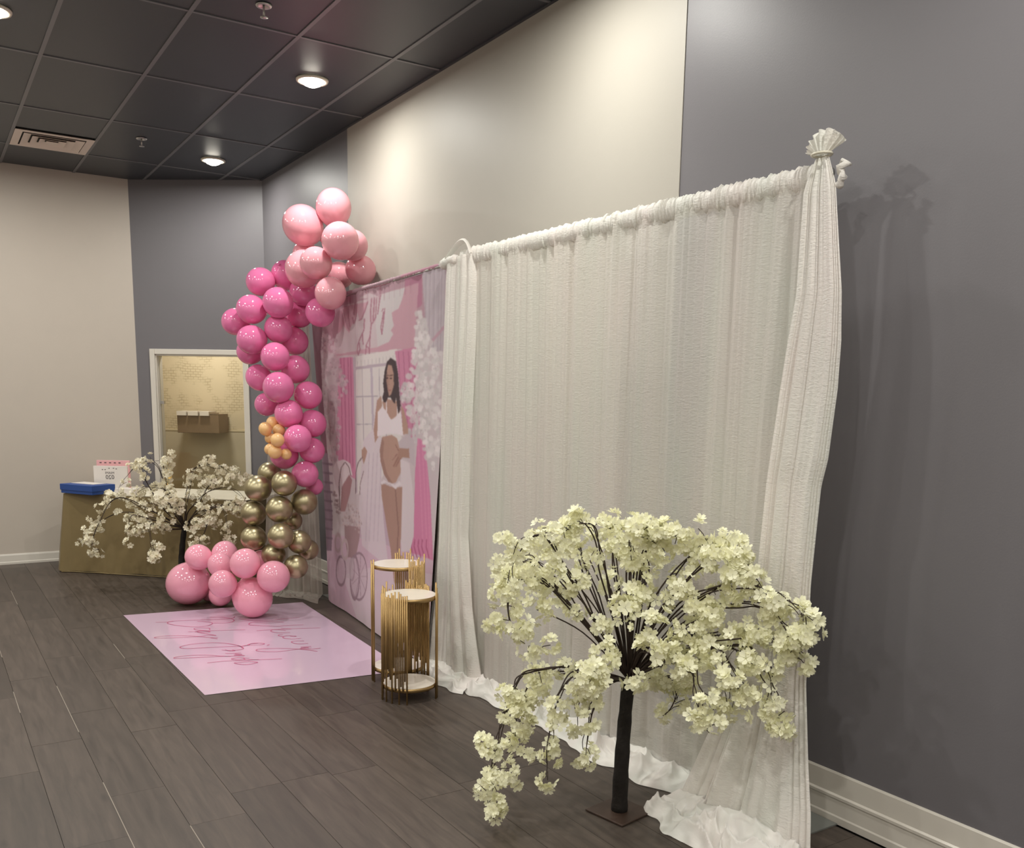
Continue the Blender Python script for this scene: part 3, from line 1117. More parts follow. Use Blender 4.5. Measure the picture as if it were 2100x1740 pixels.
def flowers(pts, n, c, r0=3, r1=6):
    m = inside(pts)
    if not m.any():
        return
    yy, xx = px[m], py[m]
    for _ in range(n):
        i = rng.randint(len(yy))
        q = 1 + rng.uniform(-0.13, 0.06)
        ell(yy[i], xx[i], rng.uniform(r0, r1) * 0.8, rng.uniform(r0, r1), np.array(c) * q, 0.75)
        if rng.rand() < 0.25:
            ell(yy[i] + 1, xx[i] + 2, 1.0, 1.6, (150, 112, 125), 0.6)


A7 = lambda L: [(x / 4.833 + 640, y / 4.833 + 700) for x, y in L]
B7 = lambda L: [(x / 4.348 + 620, y / 4.348 + 900) for x, y in L]
C7 = lambda L: [(x / 8.75 + 660, y / 8.75 + 560) for x, y in L]
D7 = lambda L: [(x / 4.348 + 620, y / 4.348 + 520) for x, y in L]
# ground of the print
poly([(600, 560), (940, 520), (930, 640), (700, 720), (600, 740)], (186, 142, 156))
poly([(600, 1085), (735, 1105), (900, 1120), (930, 1400), (600, 1400)], (214, 176, 196))
poly([(700, 1180), (780, 1160), (900, 1180), (900, 1400), (740, 1300)], (220, 196, 208))
poly(B7([(540, 560), (800, 600), (880, 980), (500, 880)]), (196, 166, 184))
poly([(640, 560), (720, 560), (700, 700), (650, 720)], (172, 118, 134))
# banner
poly(C7([(330, 640), (1080, 385), (1730, 175), (1650, 1345), (1240, 1395), (240, 1500)]), (206, 150, 166))
poly(C7([(360, 600), (870, 450), (1080, 380), (1500, 265), (1440, 500), (1380, 640), (1270, 715), (1290, 860), (1312, 950), (1255, 1030), (1300, 1100), (1220, 1235), (1000, 1330), (600, 1400), (235, 1470), (215, 1250), (260, 1100), (330, 1060), (385, 930), (430, 1020), (480, 1075), (520, 960), (600, 800), (650, 700), (685, 850), (760, 740), (840, 520)]), (206, 184, 190))
poly(C7([(1080, 380), (1500, 265), (1440, 500), (1380, 640), (1270, 715), (1290, 860), (1312, 950), (1255, 1030), (1300, 1100), (1220, 1235), (1000, 1330), (960, 900), (1020, 500)]), (208, 198, 200))
poly(C7([(690, 460), (780, 390), (880, 365), (960, 400), (990, 430), (860, 455)]), (206, 184, 190))
line(C7([(700, 380), (770, 290), (860, 255), (950, 280), (1010, 350), (1020, 420)]), 1.6, (202, 160, 174))
poly(C7([(1500, 120), (1800, 0), (1815, 560), (1700, 640), (1725, 180), (1500, 250)]), (188, 112, 142))
for i in range(14):
    x = 700 + i * 11
    line([(x, 640 - 0.27 * (x - 700)), (x, 590 - 0.27 * (x - 700))], 0.8, (160, 104, 122), 0.35)
INK = (172, 100, 122)
for L in ([(1050, 400), (1000, 740)], [(1055, 150), (1045, 380)], [(900, 460), (880, 700), (890, 950), (870, 1150), (800, 1300), (780, 1560)], [(870, 1150), (860, 1400), (865, 1570)],
          [(980, 450), (960, 800), (900, 920)], [(940, 450), (920, 850)], [(830, 520), (770, 700), (720, 830), (680, 850)], [(770, 830), (760, 1030), (700, 1160), (650, 1300), (640, 1420), (660, 1470), (690, 1380), (680, 1260)],
          [(735, 1100), (745, 1280)], [(1130, 640), (1110, 850), (1080, 1100), (1060, 980), (1090, 820), (1110, 700)], [(640, 560), (610, 780), (560, 910), (540, 800)], [(580, 540), (560, 750)], [(470, 590), (460, 760), (490, 960)],
          [(1075, 690), (1100, 650)], [(810, 1320), (850, 1350)]):
    line(C7(L), 1.2, INK, 0.8)
# window, curtains
poly([(721, 733), (815, 716), (824, 905), (775, 1000), (728, 1015)], (224, 215, 212))
line([(722, 757), (815, 744)], 3.0, (188, 168, 182))
line([(762, 755), (766, 905)], 2.0, (190, 174, 190))
for x in (743, 778, 792):
    line([(x, 757), (x + 3, 930)], 0.7, (170, 158, 172))
for y in (814, 871):
    line([(726, y), (775, y - 1)], 0.8, (172, 160, 174))
line([(725, 735), (730, 1010)], 2.6, (196, 176, 188))
for i in range(12):
    line([(726 + i * 7.5, 742 - i * 1.1), (726 + i * 7.5, 752 - i * 1.1)], 0.5, (190, 182, 184))
poly([(694, 735), (722, 732), (729, 985), (700, 965), (688, 930), (692, 800)], (220, 128, 166))
for x in (698, 705, 712, 718):
    line([(x, 735), (x + 4, 960)], 1.0, (184, 88, 130), 0.7)
poly([(811, 721), (852, 712), (858, 790), (864, 880), (846, 905), (830, 880), (822, 800)], (214, 122, 160))
for x in (818, 828, 838, 847):
    line([(x, 722), (x + 8, 890)], 1.0, (172, 84, 124), 0.6)
poly(B7([(1035, 0), (1115, 0), (1150, 500), (1180, 1085), (960, 1010), (950, 900), (1000, 880), (1010, 300)]), (222, 116, 164))
for x in (1040, 1075, 1105):
    line(B7([(x, 0), (x + 25, 500), (x + 50, 1060)]), 1.2, (232, 132, 176), 0.7)
for x in (980, 1010, 1045, 1080, 1120):
    line(B7([(x, 900), (x - 6, 960), (x + 20, 1060)]), 1.1, (180, 66, 116), 0.8)
poly(B7([(1100, 0), (1230, 0), (1200, 1100), (1180, 1085), (1150, 500)]), (202, 186, 192))
poly([(866, 545), (918, 530), (912, 720), (888, 722), (874, 650)], (190, 174, 184))
for x in (876, 884, 893, 902, 908):
    line([(x, 548), (x - 3, 720)], 1.1, (168, 150, 162), 0.5)
    line([(x + 3, 548), (x, 720)], 0.9, (210, 198, 204), 0.5)
line([(882, 706), (912, 672)], 3.0, (196, 150, 166))
flowers([(852, 632), (868, 640), (885, 700), (908, 725), (906, 975), (884, 970), (868, 900), (850, 880), (838, 850), (834, 790), (845, 740), (850, 690)], 300, (228, 219, 219), 4, 8)
flowers([(822, 785), (834, 782), (836, 830), (824, 828)], 22, (216, 208, 210))
flowers([(838, 870), (862, 885), (850, 912), (832, 905)], 22, (212, 202, 206))
flowers([(655, 680), (688, 690), (700, 760), (704, 820), (690, 842), (698, 900), (690, 950), (678, 962), (664, 860), (656, 760)], 210, (208, 178, 188))
flowers([(698, 770), (712, 775), (708, 810), (698, 805)], 14, (208, 188, 196))
# left fold of the print, its shade painted in as deep plum
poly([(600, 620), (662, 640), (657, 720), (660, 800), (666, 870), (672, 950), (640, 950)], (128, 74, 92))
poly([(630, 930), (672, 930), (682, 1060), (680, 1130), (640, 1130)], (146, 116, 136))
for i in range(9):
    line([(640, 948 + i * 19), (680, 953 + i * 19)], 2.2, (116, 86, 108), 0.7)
# gown and figure
ROBE = (220, 203, 212)
poly(A7([(640, 560), (720, 690), (640, 940), (620, 1010), (560, 1130), (490, 1150), (510, 980), (600, 880)]), ROBE)
poly([(742, 940), (772, 890), (786, 900), (783, 1000), (790, 1080), (800, 1165), (742, 1120), (735, 1040)], ROBE, 0.9)
for x in (750, 758, 767, 776):
    line([(x + 8, 930), (x, 1110)], 0.9, (188, 166, 184), 0.5)
poly(A7([(860, 1000), (940, 920), (1010, 980), (1020, 1250), (960, 1200), (900, 1150)]), (198, 180, 188))
poly(B7([(880, 180), (950, 220), (1000, 560), (1000, 870), (960, 1000), (880, 1010), (876, 500)]), (220, 204, 210))
SK, SKD = (188, 142, 122), (166, 120, 104)
poly(A7([(690, 540), (645, 590), (610, 880), (625, 1010), (660, 950), (655, 720), (700, 640)]), SK)
poly(A7([(490, 1080), (520, 1045), (550, 1090), (535, 1150), (510, 1220), (492, 1140)]), SK)
poly(A7([(885, 630), (915, 690), (945, 830), (950, 920), (900, 925), (895, 760)]), SK)
poly(A7([(745, 570), (860, 600), (885, 690), (800, 785), (725, 700), (700, 600)]), SK)
poly(A7([(655, 700), (700, 650), (740, 690), (795, 778), (850, 740), (885, 690), (905, 940), (860, 925), (780, 915), (650, 945)]), (236, 222, 228))
line(A7([(745, 600), (745, 700)]), 1.0, (236, 222, 228))
line(A7([(855, 610), (850, 740)]), 1.0, (236, 222, 228))
poly(A7([(700, 950), (800, 930), (850, 965), (870, 1050), (882, 1300), (840, 1400), (810, 1412), (770, 1395), (720, 1320), (685, 1190), (676, 1080)]), SK)
poly(A7([(676, 1080), (700, 950), (720, 1000), (710, 1150), (750, 1300), (810, 1412), (770, 1395), (720, 1320), (685, 1190)]), SKD)
poly(A7([(870, 1060), (955, 1065), (962, 1160), (895, 1155), (860, 1200), (825, 1255), (812, 1240), (850, 1150)]), (176, 128, 108))
for a, b in (((862, 1150), (815, 1240)), ((880, 1165), (838, 1245)), ((850, 1120), (806, 1180)), ((835, 1030), (862, 1085))):
    line(A7([a, b]), 0.55, (132, 70, 66), 0.8)
poly(B7([(708, 390), (830, 440), (890, 430), (882, 800), (872, 1000), (885, 1290), (828, 1290), (800, 1000), (760, 760), (716, 520)]), (178, 132, 114))
line(B7([(838, 450), (860, 800), (850, 1000)]), 0.8, (142, 98, 86))
poly(A7([(686, 1405), (720, 1372), (760, 1400), (830, 1425), (872, 1385), (882, 1420), (835, 1470), (790, 1420), (740, 1400), (700, 1425)]), (228, 214, 220))
poly(A7([(790, 165), (835, 200), (858, 330), (870, 500), (882, 640), (872, 700), (862, 720), (848, 640), (838, 560), (826, 625), (790, 560), (760, 560), (740, 605), (715, 605), (700, 560), (718, 500), (708, 420), (722, 300), (748, 205)]), (66, 52, 54))
poly(A7([(760, 232), (800, 242), (818, 320), (818, 440), (795, 530), (772, 545), (757, 490), (742, 400), (745, 300)]), SK)
poly(A7([(757, 490), (742, 400), (745, 300), (756, 300), (760, 420), (772, 530)]), SKD)
for x in (752, 792):
    ell(*A7([(x, 368)])[0], 2.8, 1.4, (62, 42, 42))
    line(A7([(x - 14, 343), (x + 15, 338)]), 0.8, (84, 58, 52))
line(A7([(772, 375), (768, 425), (778, 432)]), 0.5, SKD)
ell(*A7([(780, 486)])[0], 3.4, 1.2, (170, 88, 88))
# carriage
poly(B7([(270, 260), (300, 205), (360, 185), (420, 220), (442, 330), (400, 330), (345, 430), (332, 640), (305, 640), (280, 450)]), (230, 214, 218))
poly(B7([(410, 320), (438, 370), (420, 480), (372, 650), (332, 650), (345, 430)]), (178, 124, 128))
line(B7([(330, 640), (322, 400), (340, 260), (375, 210), (410, 260), (425, 330)]), 0.7, (120, 92, 98))
line(B7([(470, 490), (472, 300), (500, 210), (535, 165)]), 0.8, (120, 92, 98))
line(B7([(510, 500), (515, 400), (545, 290)]), 0.6, (140, 112, 118))
poly(B7([(365, 770), (515, 790), (505, 900), (470, 1060), (395, 1060), (372, 900)]), (170, 132, 136))
flowers(B7([(345, 700), (400, 570), (470, 560), (520, 680), (540, 790), (520, 850), (430, 790), (345, 770)]), 80, (204, 176, 176), 1.5, 3)
flowers(B7([(258, 420), (290, 450), (325, 600), (335, 690), (290, 640)]), 30, (170, 138, 142), 1.5, 3)
WH = (158, 126, 140)
for cx, cy, rx, ry in ((500, 1230, 80, 208), (338, 1180, 38, 128), (435, 1165, 22, 92), (460, 1240, 42, 190)):
    x, y = B7([(cx, cy)])[0]
    ell(x, y, rx / 4.348, ry / 4.348, (206, 180, 192), 0.5)
    ell(x, y, rx / 4.348, ry / 4.348, WH, 1.0, 0.9)
for a in range(0, 360, 40):
    x, y = B7([(505, 1230)])[0]
    line([(x, y), (x + 17 * math.cos(math.radians(a)), y + 46 * math.sin(math.radians(a)))], 0.5, WH, 0.8)
poly(B7([(375, 1080), (450, 1060), (440, 1260), (380, 1240)]), (204, 184, 192), 0.7)
ell(*B7([(315, 930)])[0], 5.5, 17, (196, 164, 170), 1, 1.2)
ell(*B7([(370, 990)])[0], 6, 19, (204, 176, 180), 1, 1.3)
for _ in range(2):      # the soft look of dye-printed fabric
    Gp = np.pad(G, ((1, 1), (1, 1), (0, 0)), 'edge')
    G = (Gp[:-2, 1:-1] + Gp[2:, 1:-1] + Gp[1:-1, :-2] + Gp[1:-1, 2:] + 2 * G) / 6
lum = G.mean(2, keepdims=True)
G = (lum + (G - lum) * 0.78) * 0.90 + np.array((196, 172, 184)) * 0.10
bd = thing('printed_backdrop', (2.65, 6.0, 0), 'pink printed fabric backdrop of a woman in white beside a carriage', 'backdrop')
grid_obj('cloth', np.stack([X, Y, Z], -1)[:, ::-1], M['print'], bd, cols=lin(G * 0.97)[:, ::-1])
# gathered top hem
NA = 10
uu = np.linspace(0, 1, 400)
a = np.linspace(0, 2 * np.pi, NA, endpoint=False)
yy = 4.80 + 2.50 * uu
rad = 1.0 + 0.13 * n1(yy * 60, 211)[:, None]
T = np.zeros((len(uu), NA, 3))
T[..., 0] = (2.670 + 0.055 * uu)[:, None] + 0.015 * rad * np.cos(a)[None]
T[..., 1] = yy[:, None] + 0 * a[None]
T[..., 2] = (2.430 - 0.05 * uu)[:, None] + 0.015 * rad * np.sin(a)[None]
hc = np.zeros((len(uu), NA, 3))
hc[:] = (180, 150, 160)
hc[uu < 0.07] = (190, 174, 184)
hc[(uu > 0.07) & (uu < 0.28)] = (190, 142, 158)
grid_obj('rod_hem', T, M['print'], bd, close_u=True, cols=lin(hc * 0.95))

# ------------------------------------------------------------------ floor mat with script
mt = thing('floor_mat', (1.85, 6.1, 0), 'glossy pale pink vinyl floor mat with magenta handwriting', 'mat')
mc = [onz(253, 1263), onz(620, 1236), (2.345, 5.02, 0), onz(420, 1427)]
mc[2] = np.array((2.41, 4.89, 0))
NM = 30
gu = np.linspace(0, 1, NM)
MT = np.zeros((NM, NM, 3))
for i, a in enumerate(gu):
    for j, b in enumerate(gu):
        p = (1 - a) * ((1 - b) * np.array(mc[0]) + b * np.array(mc[1])) + a * ((1 - b) * np.array(mc[3]) + b * np.array(mc[2]))
        e = min(a, 1 - a, b, 1 - b)
        MT[i, j] = (p[0], p[1], 0.0022 + 0.0022 * (float(n2(a * 5, b * 4, 301)) * 0.5 + 0.5) * min(1, e * 8))
grid_obj('mat_sheet', MT, M['vinyl'], mt)
LA = [[(90, 460), (300, 455), (450, 435), (900, 415), (1200, 405), (1560, 385), (1640, 345)],
      [(450, 435), (330, 460), (335, 485), (500, 520), (830, 548), (1090, 530), (1200, 480), (1100, 452), (900, 440)],
      [(1200, 478), (1500, 470), (1615, 435), (1600, 400), (1480, 370), (1350, 358), (1150, 365)],
      [(1140, 605), (1140, 578), (1000, 568), (850, 580), (870, 605), (1050, 622), (1160, 632)],
      [(720, 645), (900, 640), (1150, 625), (1840, 605)],
      [(860, 652), (950, 625), (1100, 635), (1150, 650), (1000, 657), (900, 650), (1050, 680), (1270, 718), (1100, 715), (900, 742), (300, 768), (70, 765), (130, 742), (330, 725), (660, 722), (900, 735), (1100, 755), (1310, 760)],
      [(1160, 765), (1300, 785)],
      [(1790, 960), (1700, 915), (1450, 872), (1150, 862), (800, 890), (600, 930), (570, 958), (700, 975), (1050, 960), (1500, 937), (1750, 930), (1870, 912), (1930, 885), (2090, 868)],
      [(1700, 915), (1800, 955), (1770, 990), (1600, 1012), (1380, 1005)],
      [(1450, 1000), (1550, 1025), (1640, 1015), (1590, 1000)],
      [(1450, 1072), (1600, 1072), (1760, 1060)],
      [(1640, 1080), (1780, 1090), (1620, 1102), (1830, 1115), (1500, 1125), (1300, 1132), (800, 1155), (460, 1165), (520, 1135), (800, 1110), (1100, 1105), (1330, 1120), (1560, 1128)],
      [(1920, 1165), (1700, 1155), (1570, 1180), (1700, 1195), (1830, 1185), (1800, 1160)],
      [(1100, 1258), (1400, 1225), (1800, 1205), (2100, 1190)],
      [(2070, 1240), (1900, 1230), (1680, 1250), (1640, 1265), (1850, 1290), (2050, 1258), (2080, 1240)]]
LB = [[(1300, 295), (900, 332), (750, 352), (300, 365), (0, 322)],
      [(970, 400), (600, 385), (300, 402), (215, 435), (300, 465), (800, 488), (1000, 472), (1390, 455)],
      [(1750, 522), (1100, 540), (900, 530)], [(380, 583), (700, 560), (1130, 545)],
      [(1010, 585), (950, 570), (800, 560), (700, 572), (700, 600), (850, 628), (1100, 622)],
      [(950, 665), (870, 667), (855, 690), (950, 707)],
      [(1240, 700), (1050, 690), (950, 715), (980, 745), (1150, 760), (1340, 747)], [(1240, 700), (1180, 712), (1100, 702)],
      [(1400, 802), (1200, 805), (1130, 825), (1180, 850), (1300, 868), (1490, 855)],
      [(1560, 918), (1330, 938), (1500, 945), (1320, 967), (1500, 985), (1760, 957)],
      [(1690, 1028), (1500, 1000), (1150, 970), (800, 962), (450, 977), (370, 1005), (480, 1030), (800, 1035), (1050, 1010), (1300, 977), (1560, 952)],
      [(70, 908), (200, 892), (260, 862), (400, 848), (540, 858), (500, 880), (350, 890), (200, 897)], [(600, 900), (655, 880)],
      [(930, 1188), (500, 1205), (110, 1210)]]
tx = MB()


def smooth_line(P, n=6):
    P = [np.array(p, float) for p in P]
    if len(P) < 3:
        return P
    out = []
    for i in range(len(P) - 1):
        p0, p1, p2, p3 = P[max(i - 1, 0)], P[i], P[i + 1], P[min(i + 2, len(P) - 1)]
        for q in range(n):
            t_ = q / n
            out.append(0.5 * ((2 * p1) + (-p0 + p2) * t_ + (2 * p0 - 5 * p1 + 4 * p2 - p3) * t_ ** 2 + (-p0 + 3 * p1 - 3 * p2 + p3) * t_ ** 3))
    out.append(P[-1])
    return out


def ribbon(mb, pts, wdt, z):
    P = [np.array((p[0], p[1])) for p in pts]
    v = []
    for i in range(len(P)):
        t_ = P[min(i + 1, len(P) - 1)] - P[max(i - 1, 0)]
        t_ = t_ / (np.linalg.norm(t_) + 1e-9)
        n_ = np.array((-t_[1], t_[0])) * wdt
        v += [(*(P[i] + n_), z), (*(P[i] - n_), z)]
    mb.add(v, [(2 * i, 2 * i + 1, 2 * i + 3, 2 * i + 2) for i in range(len(P) - 1)])


for src, sc_, ox, oy in ((LA, 9.545, 310, 1230), (LB, 10.5, 490, 1240)):
    for L in src:
        ribbon(tx, smooth_line([onz(x / sc_ + ox, y / sc_ + oy) for x, y in L]), 0.0029, 0.0054)
tx.build('lettering', M['ink'], mt)

# ------------------------------------------------------------------ balloons
BALLOONS = [
    ('t', 2.701, 6.681, 3.033, 0.133, 'topmost light pink balloon of the whole garland'),
    ('t', 2.516, 6.829, 2.906, 0.149, 'big oval balloon at the upper left of the light pink cluster'),
    ('t', 2.585, 6.280, 2.730, 0.130, 'front light pink balloon just below the topmost one'),
    ('t', 2.745, 6.440, 2.737, 0.113, 'right-hand balloon half hidden by the front light pink one'),
    ('t', 2.474, 6.464, 2.589, 0.118, 'round balloon at the middle of the light pink cluster'),
    ('t', 2.473, 6.710, 2.575, 0.136, 'left balloon behind the middle light pink one'),
    ('t', 2.572, 6.950, 2.724, 0.089, 'sliver of light pink balloon peeking out under the big oval one'),
    ('t', 2.851, 6.539, 2.583, 0.112, 'rightmost light pink balloon behind the top edge of the backdrop'),
    ('t', 2.813, 6.842, 2.572, 0.097, 'deep-toned balloon tucked in the centre of the light pink cluster'),
    ('t', 2.544, 6.373, 2.378, 0.115, 'lowest balloon of the light pink cluster, against the backdrop'),
    ('h', 2.270, 7.096, 2.505, 0.106, 'uppermost left hot pink balloon, beside the grey wall'),
    ('h', 2.471, 7.099, 2.569, 0.113, "hot pink balloon tucked under the light pink cluster's left side"),
    ('h', 2.311, 6.823, 2.333, 0.114, 'bright balloon at the centre of the upper hot pink group'),
    ('h', 2.164, 7.000, 2.287, 0.110, 'hot pink balloon just above and right of the leftmost one'),
    ('h', 2.104, 7.204, 2.207, 0.104, 'leftmost balloon of the hot pink group'),
    ('h', 2.543, 6.918, 2.432, 0.104, 'shaded hot pink balloon under the light pink cluster'),
    ('h', 2.551, 7.037, 2.278, 0.102, 'shaded hot pink balloon behind, left of the lowest light pink one'),
    ('h', 2.551, 6.595, 2.262, 0.108, 'hot pink balloon touching the backdrop under the lowest light pink one'),
    ('h', 2.340, 6.915, 2.149, 0.107, 'darker hot pink balloon directly below the bright central one'),
    ('h', 2.150, 6.965, 2.063, 0.110, 'hot pink balloon below and right of the leftmost one'),
    ('h', 2.500, 7.017, 2.072, 0.106, 'shaded hot pink balloon by the sheer, upper right of the column'),
    ('h', 2.196, 7.161, 1.987, 0.101, "hot pink balloon at the door frame's top right corner"),
    ('h', 2.271, 6.801, 1.938, 0.107, 'bright hot pink balloon below the darker central one'),
    ('h', 2.238, 7.094, 1.788, 0.101, 'left hot pink balloon at the door frame, mid column'),
    ('h', 2.264, 6.721, 1.713, 0.115, 'largest hot pink balloon, in mid column'),
    ('h', 2.462, 6.902, 1.854, 0.108, "right hot pink balloon by the sheer, above the largest one's level"),
    ('h', 2.511, 6.772, 1.660, 0.107, 'right hot pink balloon touching the backdrop beside the largest one'),
    ('h', 2.270, 7.033, 1.585, 0.090, 'left hot pink balloon just above the peach cluster'),
    ('h', 2.342, 6.735, 1.521, 0.106, 'central hot pink balloon directly below the largest one'),
    ('h', 2.529, 6.739, 1.448, 0.106, 'right hot pink balloon by the backdrop, level with the topmost peach one'),
    ('h', 2.365, 6.611, 1.341, 0.103, 'bright hot pink balloon just right of the peach cluster'),
    ('h', 2.507, 6.702, 1.247, 0.098, 'right hot pink balloon by the backdrop, level with the lowest peach one'),
    ('h', 2.324, 6.803, 1.211, 0.111, 'hot pink balloon directly below the peach cluster'),
    ('h', 2.444, 6.688, 1.069, 0.102, 'lowest full hot pink balloon above the gold ones'),
    ('h', 2.543, 6.761, 0.966, 0.068, 'small shaded bit of balloon beside the lowest hot pink one'),
    ('g', 2.268, 6.989, 1.055, 0.091, 'topmost chrome gold balloon, half hidden'),
    ('g', 2.121, 6.824, 0.961, 0.101, 'leftmost chrome gold balloon of the top row'),
    ('g', 2.269, 6.658, 1.007, 0.097, 'central chrome gold balloon right under the hot pink ones'),
    ('g', 2.425, 6.668, 0.860, 0.100, 'rightmost chrome gold balloon of the second row'),
    ('g', 2.094, 6.864, 0.769, 0.096, 'left chrome gold balloon of the second row'),
    ('g', 2.229, 6.664, 0.814, 0.102, 'central chrome gold balloon of the second row'),
    ('g', 2.390, 6.840, 0.699, 0.076, 'small gold balloon peeking between second and third gold rows'),
    ('g', 2.080, 6.836, 0.583, 0.096, 'left gold balloon of the third row, above the floor cluster'),
    ('g', 2.204, 6.571, 0.625, 0.098, 'central chrome gold balloon of the third row'),
    ('g', 2.363, 6.623, 0.563, 0.092, 'right chrome gold balloon of the third row'),
    ('g', 2.468, 6.723, 0.481, 0.083, 'gold balloon half hidden at the far right of the third row'),
    ('g', 2.199, 6.737, 0.461, 0.093, 'gold balloon of the bottom row, touching the floor cluster'),
    ('g', 2.318, 6.581, 0.382, 0.092, "lowest chrome gold balloon, near the sheer's hem"),
    ('f', 1.707, 7.357, 0.174, 0.170, 'biggest baby pink balloon at the left end of the floor cluster'),
    ('f', 1.754, 7.193, 0.407, 0.102, "upper left balloon of the floor cluster, under the far tree's blossoms"),
    ('f', 1.937, 7.119, 0.427, 0.103, 'upper baby pink balloon of the floor cluster under a hanging blossom'),
    ('f', 1.854, 6.960, 0.375, 0.093, 'small upper balloon in the middle of the floor cluster'),
    ('f', 1.804, 6.711, 0.276, 0.104, 'balloon in the middle of the floor cluster beside the biggest one'),
    ('f', 1.955, 6.644, 0.428, 0.113, 'upper right balloon of the floor cluster, in front of gold ones'),
    ('f', 2.144, 6.877, 0.406, 0.075, "sliver of baby pink balloon behind the floor cluster's upper right one"),
    ('f', 2.123, 6.517, 0.335, 0.119, 'right end oval balloon of the floor cluster'),
    ('f', 2.016, 6.695, 0.154, 0.150, 'front baby pink balloon resting on the pink mat'),
    ('f', 1.908, 7.179, 0.096, 0.092, "shaded balloon on the floor under the floor cluster's middle one"),
    ('f', 1.875, 7.400, 0.064, 0.060, 'small bit of balloon behind the biggest one on the floor'),
    ('o', 2.161, 6.736, 1.409, 0.049, 'leftmost small peach balloon of the garland'),
    ('o', 2.251, 6.838, 1.449, 0.048, 'topmost small peach balloon of the garland'),
    ('o', 2.274, 6.765, 1.397, 0.048, 'small peach balloon tucked under the hot pink ones'),
    ('o', 2.203, 6.757, 1.339, 0.040, 'tiny peach balloon left of the central peach one'),
    ('o', 2.197, 6.572, 1.333, 0.050, 'round peach balloon at the centre of the peach cluster'),
    ('o', 2.185, 6.721, 1.258, 0.040, 'tiny peach balloon at the lower left of the peach cluster'),
    ('o', 2.189, 6.611, 1.246, 0.052, 'largest peach balloon at the bottom of the peach cluster'),
    ('o', 2.275, 6.617, 1.227, 0.041, 'tiny peach balloon at the lower right of the peach cluster'),
]
prof = []
for q in np.linspace(math.pi, 0.16, 22):
    st_ = math.sin(q)
    r_ = st_ * (1.0 if q > 1.2 else 1.0 - 0.10 * (1.2 - q) ** 1.3)
    prof.append((max(r_, 1e-4), math.cos(q) * (1.02 if q > 1.57 else 1.10)))
prof.append((0.055, 1.16))
body_me = {}
for kd, mk in (('t', 'b_light'), ('h', 'b_hot'), ('g', 'b_gold'), ('f', 'b_light2'), ('o', 'b_peach')):
    body_me[kd] = MB().lathe(prof, n=36).mesh('balloon', M[mk], True)
    body_me[kd + 'k'] = MB().lathe([(0.045, 1.15), (0.07, 1.17), (0.05, 1.20), (0.085, 1.25), (0.075, 1.26), (0.02, 1.21)], n=14).mesh('knot', M[mk], True)
GRP = {'t': 'light pink balloons at the top of the garland', 'h': 'hot pink balloons of the garland', 'g': 'chrome gold balloons of the garland', 'f': 'baby pink balloons on the floor', 'o': 'small peach balloons of the garland'}
CORE = {'t': (2.72, 6.85, 2.70), 'f': (1.95, 7.0, 0.25), 'o': (2.25, 6.8, 1.33)}
for kd, x, y, z, r, lab in BALLOONS:
    o = bpy.data.objects.new('balloon', body_me[kd])
    COL.objects.link(o)
    tag(o, lab, 'balloon', GRP[kd])
    c = CORE.get(kd, (2.40, 7.05, z))
    dv = Vector((c[0] - x, c[1] - y, c[2] - z)) + Vector((rnd.uniform(-1, 1), rnd.uniform(-0.6, 1), rnd.uniform(-1, 1))) * 0.10
    if z < 0.2:
        dv.z = abs(dv.z) + 0.1
    dv.normalize()
    o.rotation_euler = dv.to_track_quat('Z', 'Y').to_euler()
    o.location = (x, y, z)
    e = rnd.uniform(0.97, 1.0)
    o.scale = (r * e, r * e, r)
    kn = bpy.data.objects.new('knot', body_me[kd + 'k'])
    COL.objects.link(kn)
    kn.parent = o

# ------------------------------------------------------------------ gold plant stands
def plinth(label, cx, cy, hgt, R, groups, zlow):
    t = thing('plant_stand', (cx, cy, 0), label, 'stand', 'gold rod plant stands')
    for nm, zc in (('top_disc', hgt), ('lower_disc', zlow)):
        dsc = MB().lathe([(R - 0.006, -0.002), (R - 0.004, 0.006), (0.0001, 0.0062)], (cx, cy, zc), 48).build(nm, M['marble'], t)
        MB().lathe([(R - 0.004, 0.004), (R, 0.004), (R, -0.016), (R - 0.004, -0.016), (R - 0.004, 0.004)], (cx, cy, zc), 48).build('disc_rim', M['gold'], dsc, True)
    for a0, a1, nrod, seed in groups:
        rr_ = random.Random(seed)
        for i in range(nrod):
            a = math.radians(a0 + (a1 - a0) * (i / max(1, nrod - 1)))
            R2 = R + 0.006
            x, y = cx + R2 * math.cos(a), cy + R2 * math.sin(a)
            edge = abs(i / max(1, nrod - 1) - 0.5) * 2
            leg = nrod <= 3 or i in (0, nrod - 1) or i % 4 == 1
            zt_ = hgt + rr_.uniform(0.01, 0.085) * (1 if i % 2 == 0 else 0.6)
            zb_ = 0.0 if leg else zlow + rr_.uniform(0.02, 0.16) - 0.03
            MB().tube([(x, y, zb_), (x, y, zt_)], 0.0048, 8).build('rod', M['gold'], t, True)
    return t


# angles are in room axes; the camera looks from about -117 degrees
plinth('shorter gold rod plant stand in front, with marble discs', 2.205, 4.445, 0.578, 0.150, ((-190, -121, 18, 1), (-47, -36, 3, 2), (19, 70, 15, 3), (100, 135, 5, 7)), 0.080)
plinth('taller gold rod plant stand behind the shorter one', 2.300, 4.780, 0.690, 0.150, ((-200, -180, 3, 4), (-92, -40, 13, 5), (36, 70, 9, 6)), 0.080)

